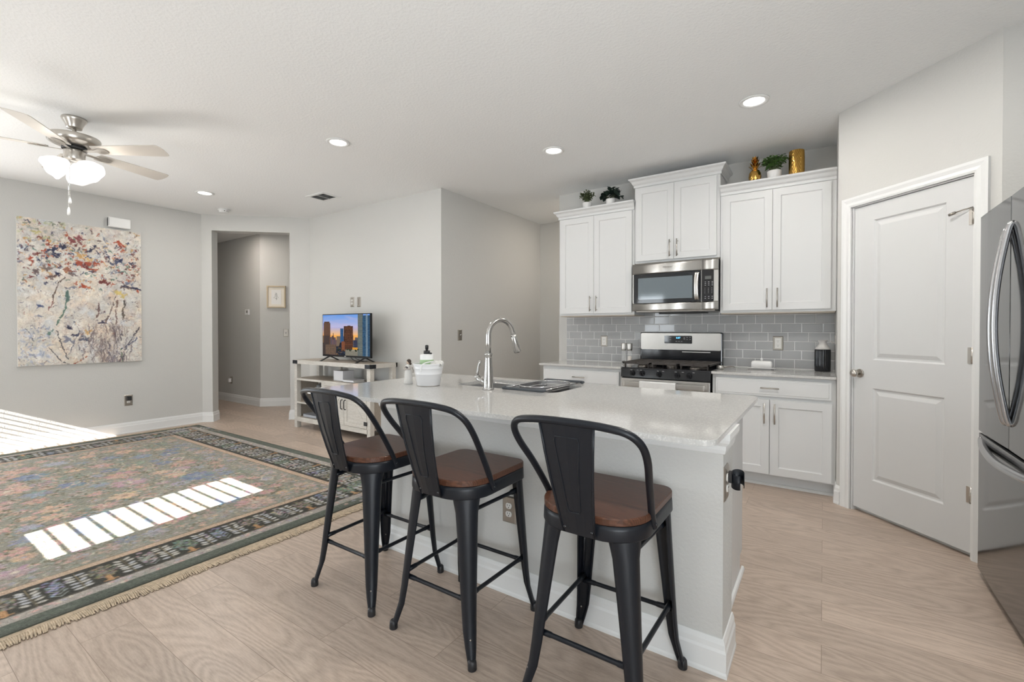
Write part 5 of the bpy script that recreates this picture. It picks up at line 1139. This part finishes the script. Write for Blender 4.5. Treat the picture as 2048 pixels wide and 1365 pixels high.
    stem(((.28, .76), (.32, .88), (.37, .97)), 1.6, (60, 60, 70)); stem(((.22, .88), (.30, .96), (.37, 1.0)), 1.5, (56, 56, 62)); stem(((.76, .50), (.72, .60), (.68, .70)), 2.4, brn); stem(((.78, .52), (.77, .62), (.76, .72)), 2.4, (120, 96, 88)); stem(((.84, .54), (.83, .62), (.83, .70)), 2.2, (82, 70, 62))
    stem(((.97, .74), (.90, .83), (.84, .92), (.82, 1.0)), 2.0, (74, 70, 80)); stem(((.96, .82), (.88, .87), (.82, .90)), 1.8, (80, 84, 110)); stem(((.82, .90), (.81, 1.0)), 2, (70, 100, 80)); stem(((.52, .94), (.40, 1.0)), 1.8, (150, 84, 60)); stem(((.62, .56), (.60, .66)), 2.6, (112, 86, 82))
    stem(((.05, .74), (.12, .84)), 1.2, (90, 90, 100)); stem(((.46, .74), (.37, .92)), 1.2, (84, 90, 110))
    for i in range(260):       # purple brown mass, lower right; blue grey wash, lower left
        x = rnd.gauss(.70, .09); y = rnd.uniform(.70, 1.0); p.stroke(x * w, y * h, (x + rnd.uniform(-.03, .03)) * w, (y + rnd.uniform(.02, .09)) * h, rnd.uniform(.6, 2.0), rnd.choice(((96, 84, 90), (126, 112, 112), (150, 134, 128), (84, 78, 92), (206, 200, 198), (176, 164, 158))), .6)
    for i in range(130): x, y = rnd.uniform(0, .22) * w, rnd.uniform(.74, 1) * h; p.stroke(x, y, x + rnd.uniform(-6, 8), y + rnd.uniform(-8, 8), rnd.uniform(1, 3.4), rnd.choice(((178, 184, 200), (150, 160, 188), (206, 208, 214), (190, 190, 176), (120, 128, 156))), .5)
    for i in range(1500):       # spatter and hair strokes everywhere
        x, y = rnd.uniform(0, w), rnd.uniform(.02, 1) * h; a = rnd.gauss(-1.1, .9); L = rnd.uniform(2, 9); p.stroke(x, y, x + L * math.cos(a), y + L * math.sin(a), rnd.uniform(.3, .9), rnd.choice((navy, brn, (150, 130, 120), (180, 164, 150), mar, (236, 232, 226), (196, 180, 160), (214, 190, 160), (232, 224, 214), (170, 150, 140))), rnd.uniform(.2, .65))
    g = np.random.default_rng(4)
    def smooth(n):      # value noise, bilinear
        gy, gx = int(h / n) + 2, int(w / n) + 2; q = g.uniform(-1, 1, (gy, gx)); Y, X = np.mgrid[0:h, 0:w]; fy, fx = Y / n, X / n; iy, ix = fy.astype(int), fx.astype(int); ty, tx = fy - iy, fx - ix
        return (q[iy, ix] * (1 - tx) + q[iy, ix + 1] * tx) * (1 - ty) + (q[iy + 1, ix] * (1 - tx) + q[iy + 1, ix + 1] * tx) * ty
    Y, X = np.mgrid[0:h, 0:w]; dx = smooth(16) * 4 + smooth(5) * 2 + smooth(2.5) * 1.0; dy = smooth(16) * 4 + smooth(5) * 2 + smooth(2.5) * 1.0
    out = p.a[np.clip(Y + dy, 0, h - 1).astype(int), np.clip(X + dx, 0, w - 1).astype(int)]
    out = out * (1 + 0.05 * smooth(40) + 0.05 * smooth(9) + 0.06 * smooth(2.2))[..., None] + (smooth(26) * 7)[..., None] * np.array([1.0, .3, -.6])
    return np.clip(out * 0.985 + 3, 0, 250)
ca_ = thing('canvas_painting', 'large abstract floral canvas on the left wall', 'painting', (XL, 1.632, 0.878), PI / 2)
PW, PH = 1.060, 1.578
MB().box(-PW / 2, PW / 2, -0.034, -0.002, 0, PH).build('stretcher', mat('canvas_edge', (0.72, 0.70, 0.67, 1), 0.8), ca_)
color_grid('canvas', 318, 474, lambda u, v: np.stack([PW * (u - 0.5), np.full_like(u, -0.0345), PH * v], -1), lin(canvas(318, 474))[::-1], mat('oil_paint', (1, 1, 1, 1), 0.55, bump=(90, 0.25, 0.003), attr='paint'), ca_)
# framed print in the hallway
fp = thing('framed_print', 'small framed botanical print in pale wood on hallway wall', 'picture', (-7.472, 4.128, 1.622), PI / 4)
FW, FH = 0.285, 0.362
M_FRM = mat('pale_wood_frame', (0.58, 0.48, 0.33, 1), 0.45)
plate_with_hole([(-FW / 2, 0), (FW / 2, 0), (FW / 2, FH), (-FW / 2, FH)], [(-FW / 2 + .02, .02), (FW / 2 - .02, .02), (FW / 2 - .02, FH - .02), (-FW / 2 + .02, FH - .02)], 0, 0.03).build('frame', M_FRM, fp, rot=(PI / 2, 0, 0))
MB().box(-FW / 2 + .02, FW / 2 - .02, -0.014, -0.008, 0.02, FH - 0.02).build('mat_board', mat('mat_cream', (0.80, 0.75, 0.66, 1), 0.8), fp)
pr_ = MB().box(-0.075, 0.075, -0.0165, -0.014, 0.055, 0.295).build('print', mat('print_paper', (0.82, 0.81, 0.79, 1), 0.8), fp)
m = MB(); rnd = random.Random(8)
m.tube([(0.002, -0.0168, 0.12), (0.0, -0.0168, 0.17), (0.006, -0.0168, 0.235)], 0.0009, 5)
for k in range(16):
    z = 0.14 + k * 0.0065; s = (-1) ** k; x = s * rnd.uniform(.008, .05) * (1 - abs(k - 6) / 12); m.tube([(0.002, -0.0168, z - .012), (x, -0.0168, z + rnd.uniform(-.004, .012))], 0.0007, 5); m.ball((x, -0.0168, z + .006), 0.0042, 1.2, .15, .8, 8)
m.build('sprig', mat('ink', (0.12, 0.12, 0.12, 1), 0.8), pr_)

# ================================================================== RUG
RX0, RX1, RY0, RY1 = -6.795, -2.778, -0.40, 2.705
def rug_paint(ppm):
    w, h = int((RX1 - RX0) * ppm), int((RY1 - RY0) * ppm); p = Paint(w, h, (132, 129, 117)); rnd = random.Random(33); S = ppm
    sage, olive, pink, peach, lav, blue, tan, cream, teal = (126, 132, 120), (92, 88, 68), (192, 150, 142), (200, 164, 142), (154, 152, 168), (112, 124, 148), (172, 154, 128), (198, 190, 172), (116, 134, 132)
    Y0v = int(0.3 * S)
    gcol = (sage, olive, teal, (152, 142, 124), lav, (112, 107, 90), (176, 150, 142), (138, 142, 136), tan, (164, 156, 142), (106, 112, 104), (150, 136, 134))
    for i in range(7000):      # ground of leaves and small marks
        x, y = rnd.uniform(0, w), rnd.uniform(Y0v, h); p.ell(x, y, rnd.uniform(.008, .024) * S, rnd.uniform(.004, .010) * S, rnd.choice(gcol), .7, rnd.uniform(0, 3.14), .8)
    def vine(x, y, L, c, al=.55):
        a = rnd.uniform(0, 6.28); P = [(x, y)]
        for k in range(7): a += rnd.uniform(-.5, .5); P.append((P[-1][0] + L / 7 * math.cos(a), P[-1][1] + L / 7 * math.sin(a)))
        for k, (i, j) in enumerate(zip(P[:-1], P[1:])):
            p.stroke(i[0], i[1], j[0], j[1], .0045 * S, c, al)
            if k % 2: p.ell(j[0], j[1], .020 * S, .009 * S, rnd.choice((sage, olive, tan, teal)), .8, a + 1.2); p.ell(i[0], i[1], .018 * S, .008 * S, rnd.choice((sage, olive, pink)), .8, a - 1.2)
    def blossom(x, y, r, c):
        c2 = tuple(min(255, v + 16) for v in c); c3 = tuple(v * .74 for v in c); n = rnd.choice((8, 9, 10, 12)); a0 = rnd.uniform(0, 6); q = rnd.uniform(.62, .8)
        for k in range(n): a = a0 + 6.283 * k / n; p.ell(x + q * r * math.cos(a), y + q * r * math.sin(a), .36 * r, .20 * r, tuple(v + rnd.uniform(-14, 14) for v in c), .75, a)
        p.ell(x, y, .60 * r, .56 * r, c2, .6, 0, 3)
        for k in range(n * 2): a = a0 + .4 + 6.283 * k / n / 2; p.stroke(x + .2 * r * math.cos(a), y + .2 * r * math.sin(a), x + rnd.uniform(.6, .95) * r * math.cos(a), y + rnd.uniform(.6, .95) * r * math.sin(a), 0.45, c3, .45)
        for k in range(int(18 * r / (.1 * S))): p.ell(x + rnd.gauss(0, .45) * r, y + rnd.gauss(0, .45) * r, .10 * r, .06 * r, rnd.choice((c3, c2, cream, tan)), .5, rnd.uniform(0, 3))
        p.ell(x, y, .24 * r, .22 * r, rnd.choice((lav, tan, c3, cream)), .7)
    for i in range(520): vine(rnd.uniform(0, w), rnd.uniform(Y0v, h), rnd.uniform(.18, .42) * S, rnd.choice((cream, tan, sage, olive, (150, 140, 120))))
    fx0, fx1, fy1 = .60 * S, w - .60 * S, h - .56 * S; put = []
    for t_ in range(6000):
        x, y, r = rnd.uniform(fx0, fx1), rnd.uniform(Y0v, fy1), rnd.choice((.055, .07, .085, .10, .12)) * S
        if all(math.hypot(x - a, y - b_) > (r + q) * .95 + .012 * S for a, b_, q in put): put.append((x, y, r))
    for x, y, r in put: blossom(x, y, r, rnd.choice((pink, peach, lav, pink, (172, 144, 152), peach, (128, 138, 156), sage, (160, 150, 140), (184, 146, 132), blue)))
    for i in range(260): vine(rnd.uniform(fx0, fx1), rnd.uniform(Y0v, fy1), rnd.uniform(.12, .3) * S, rnd.choice((cream, (186, 178, 156), olive)), .6)
    for i in range(14):
        x, y = rnd.uniform(fx0, fx1), rnd.uniform(Y0v, fy1)
        for e in range(4): a = e * PI / 2; p.stroke(x + .08 * S * math.cos(a), y + .05 * S * math.sin(a), x + .08 * S * math.cos(a + PI / 2), y + .05 * S * math.sin(a + PI / 2), .006 * S, cream, .75)
    # borders: d = distance from the edge; paint bands over the field
    Yg, Xg = np.mgrid[0:h, 0:w]; dx = np.minimum(Xg, w - 1 - Xg) / S; dy = np.minimum(Yg, h - 1 - Yg) / S; d = np.minimum(dx, dy)
    def band(a, b, c, al): mk = ((d >= a) & (d < b))[..., None] * al; p.a[:] = p.a * (1 - mk) + np.array(c, float) * mk
    band(0.475, 0.655, (138, 134, 124), .35); band(.47, .477, (96, 84, 66), .6); band(.418, .472, (180, 154, 132), .85); band(.411, .42, (50, 43, 32), .9)
    band(.165, .413, (44, 42, 31), 1.0); band(.085, .168, (158, 150, 144), .75); band(.0, .088, (78, 84, 74), .92); band(.156, .166, (70, 64, 54), .8); band(.0, .020, (72, 76, 66), .9)
    def edge_pts(L, per):
        k = 0
        while k * per < L: yield k, k * per; k += 1
    def border(to, L, turn):
        """to(s, t) maps distance along and inward distance (m) to pixels; turn = angle of the s axis"""
        def E(s, t_, rs, rt, c, al, a=0.0): q = to(s, t_); p.ell(q[0], q[1], rs * S, rt * S, c, al, turn + a)
        for i in range(int(L / .022)):      # guard flowers
            E(rnd.uniform(0, L), rnd.uniform(.095, .152), .013, .008, rnd.choice((pink, lav, cream, (124, 106, 114), sage, (184, 162, 160))), .7, rnd.uniform(0, 3))
            E(rnd.uniform(0, L), rnd.uniform(.428, .462), .012, .006, rnd.choice((peach, tan, pink, (204, 174, 146))), .5, rnd.uniform(0, 3))
            E(rnd.uniform(0, L), rnd.uniform(.49, .64), .020, .013, rnd.choice((pink, lav, peach, sage, (176, 156, 158))), .6, rnd.uniform(0, 3)); E(rnd.uniform(0, L), rnd.uniform(.49, .64), .012, .006, rnd.choice((olive, teal, cream)), .6, rnd.uniform(0, 3))
            E(rnd.uniform(0, L), rnd.uniform(.03, .08), .030, .004, rnd.choice(((96, 102, 92), (64, 70, 60), (104, 104, 96))), .5)
        for k, s in edge_pts(L, .365):
            def L_(a0, b0, a1, b1, wd, c, al=.9): q, r_ = to(s + a0, b0), to(s + a1, b1); p.stroke(q[0], q[1], r_[0], r_[1], wd * S, c, al)
            tc_ = ((128, 120, 106), (116, 130, 116), (134, 126, 116))[k % 3]
            for e in range(110):
                a, b_ = rnd.uniform(-.056, .056), rnd.uniform(.225, .392)
                if (a / .056) ** 2 + ((b_ - .305) / .085) ** 2 < 1: E(s + a, b_, .011, .006, tuple(v + rnd.uniform(-18, 18) for v in tc_), .8, rnd.uniform(0, 3))
            L_(0, .178, 0, .232, .012, (176, 134, 92)); L_(-.024, .18, .024, .18, .007, (168, 126, 86), .8)
            for sd in (-1, 1):      # pale leafed sprays either side of the tree
                L_(sd * .098, .172, sd * .094, .395, .0025, (128, 112, 80))
                for m_ in range(6):
                    b_ = .196 + m_ * .034
                    for q in (-1, 1): jx, jy, ja = rnd.uniform(-.006, .006), rnd.uniform(-.006, .006), rnd.uniform(-.5, .5); E(s + sd * .096 + q * .023 + jx, b_ + .008 + jy, .0195, .0112, rnd.choice(((190, 188, 184), (174, 174, 178), (184, 178, 168))), .95, q * .45 + ja); E(s + sd * .096 + q * .023 + jx, b_ + .008 + jy, .009, .0035, (140, 140, 146), .5, q * .45)
            cc = ((124, 126, 148), (152, 138, 134))[k % 2]      # bush between two sprays
            for e in range(34): E(s + .1825 + rnd.gauss(0, .022), min(.392, max(.215, rnd.gauss(.32, .045))), .012, .008, tuple(v + rnd.uniform(-20, 20) for v in cc), .85, rnd.uniform(0, 3))
            for e in range(5): L_(.1825, .185 + e * .03, .1825 + .03, .215 + e * .03, .0025, (166, 174, 172)); L_(.1825, .185 + e * .03, .1825 - .03, .215 + e * .03, .0025, (166, 174, 172))
    Lx, Ly = (RX1 - RX0), (RY1 - RY0)
    border(lambda s, t_: (w - 1 - t_ * S, (s + .085) * S), Ly - .1, PI / 2); border(lambda s, t_: (t_ * S, s * S), Ly, PI / 2); border(lambda s, t_: (s * S, h - 1 - t_ * S), Lx, 0.0)
    nz = np.random.default_rng(2).normal(0, 7, (h, w, 1)); nz[:, 1:] = (nz[:, 1:] + nz[:, :-1]) * .7
    return np.clip((p.a - 125) * 1.12 + 133 + nz, 8, 250)
def rug_mat():
    m = mat('rug_pile', (1, 1, 1, 1), 0.95, spec=0.1, bump=(240, 0.9, 0.006)); nt = m.node_tree; b = nt.nodes['Principled BSDF']
    a = nt.nodes.new('ShaderNodeVertexColor'); a.layer_name = 'paint'; n = nt.nodes.new('ShaderNodeTexNoise'); n.inputs['Scale'].default_value = 330; n.inputs['Detail'].default_value = 2
    tc = nt.nodes.new('ShaderNodeTexCoord'); nt.links.new(tc.outputs['Object'], n.inputs['Vector'])
    mr = nt.nodes.new('ShaderNodeMapRange'); mr.inputs['From Min'].default_value = .3; mr.inputs['From Max'].default_value = .7; mr.inputs['To Min'].default_value = .72; mr.inputs['To Max'].default_value = 1.24; nt.links.new(n.outputs['Fac'], mr.inputs['Value'])
    s = nt.nodes.new('ShaderNodeVectorMath'); s.operation = 'SCALE'; nt.links.new(a.outputs['Color'], s.inputs[0]); nt.links.new(mr.outputs['Result'], s.inputs['Scale']); nt.links.new(s.outputs[0], b.inputs['Base Color'])
    b.inputs['Sheen Weight'].default_value = 0.15
    return m
rug = thing('area_rug', 'large floral rug with dark border and beige fringe', 'rug', (-4.79, 1.15, 0)); RO = (-4.79, 1.15, 0)
img = lin(rug_paint(165))
color_grid('pile', img.shape[1] - 1, img.shape[0] - 1, lambda u, v: np.stack([RX0 + (RX1 - RX0) * u - RO[0], RY0 + (RY1 - RY0) * v - RO[1], np.full_like(u, 0.0135)], -1), img, rug_mat(), rug)
MB().box(RX0, RX1, RY0, RY1, 0.0005, 0.0125).build('backing', mat('rug_edge', (0.085, 0.09, 0.072, 1), 0.95, bump=(200, 0.8, 0.004)), rug, origin=RO)
M_FR = mat('fringe_cotton', (0.52, 0.415, 0.30, 1), 0.9, bump=(260, 0.8, 0.003), var=(60, 0.25, (1, 1, 1)))
for sx, xe in ((1, RX1), (-1, RX0)):
    m = MB(); rnd = random.Random(9); y = RY0
    m.box(min(xe, xe + sx * 0.070), max(xe, xe + sx * 0.070), RY0, RY1, 0.0005, 0.0070)
    while y < RY1:
        L = 0.098 + rnd.uniform(-.006, .008) + 0.006 * math.sin(y * 9); w_ = 0.0041; a = rnd.uniform(-.005, .005) + 0.006 * math.sin(y * 23)
        m.tube([(xe + sx * 0.03, y, 0.006), (xe + sx * 0.06, y + a * .3, 0.0065), (xe + sx * L, y + a, 0.003)], [w_, w_ * 1.15, w_ * 0.7], 5, cap=False)
        if rnd.random() < 0.45: m.ball((xe + sx * 0.042, y, 0.0085), 0.0032, n=6)
        y += 0.0075 if y > 0.2 else 0.03
    m.build('fringe', M_FR, rug, origin=RO)
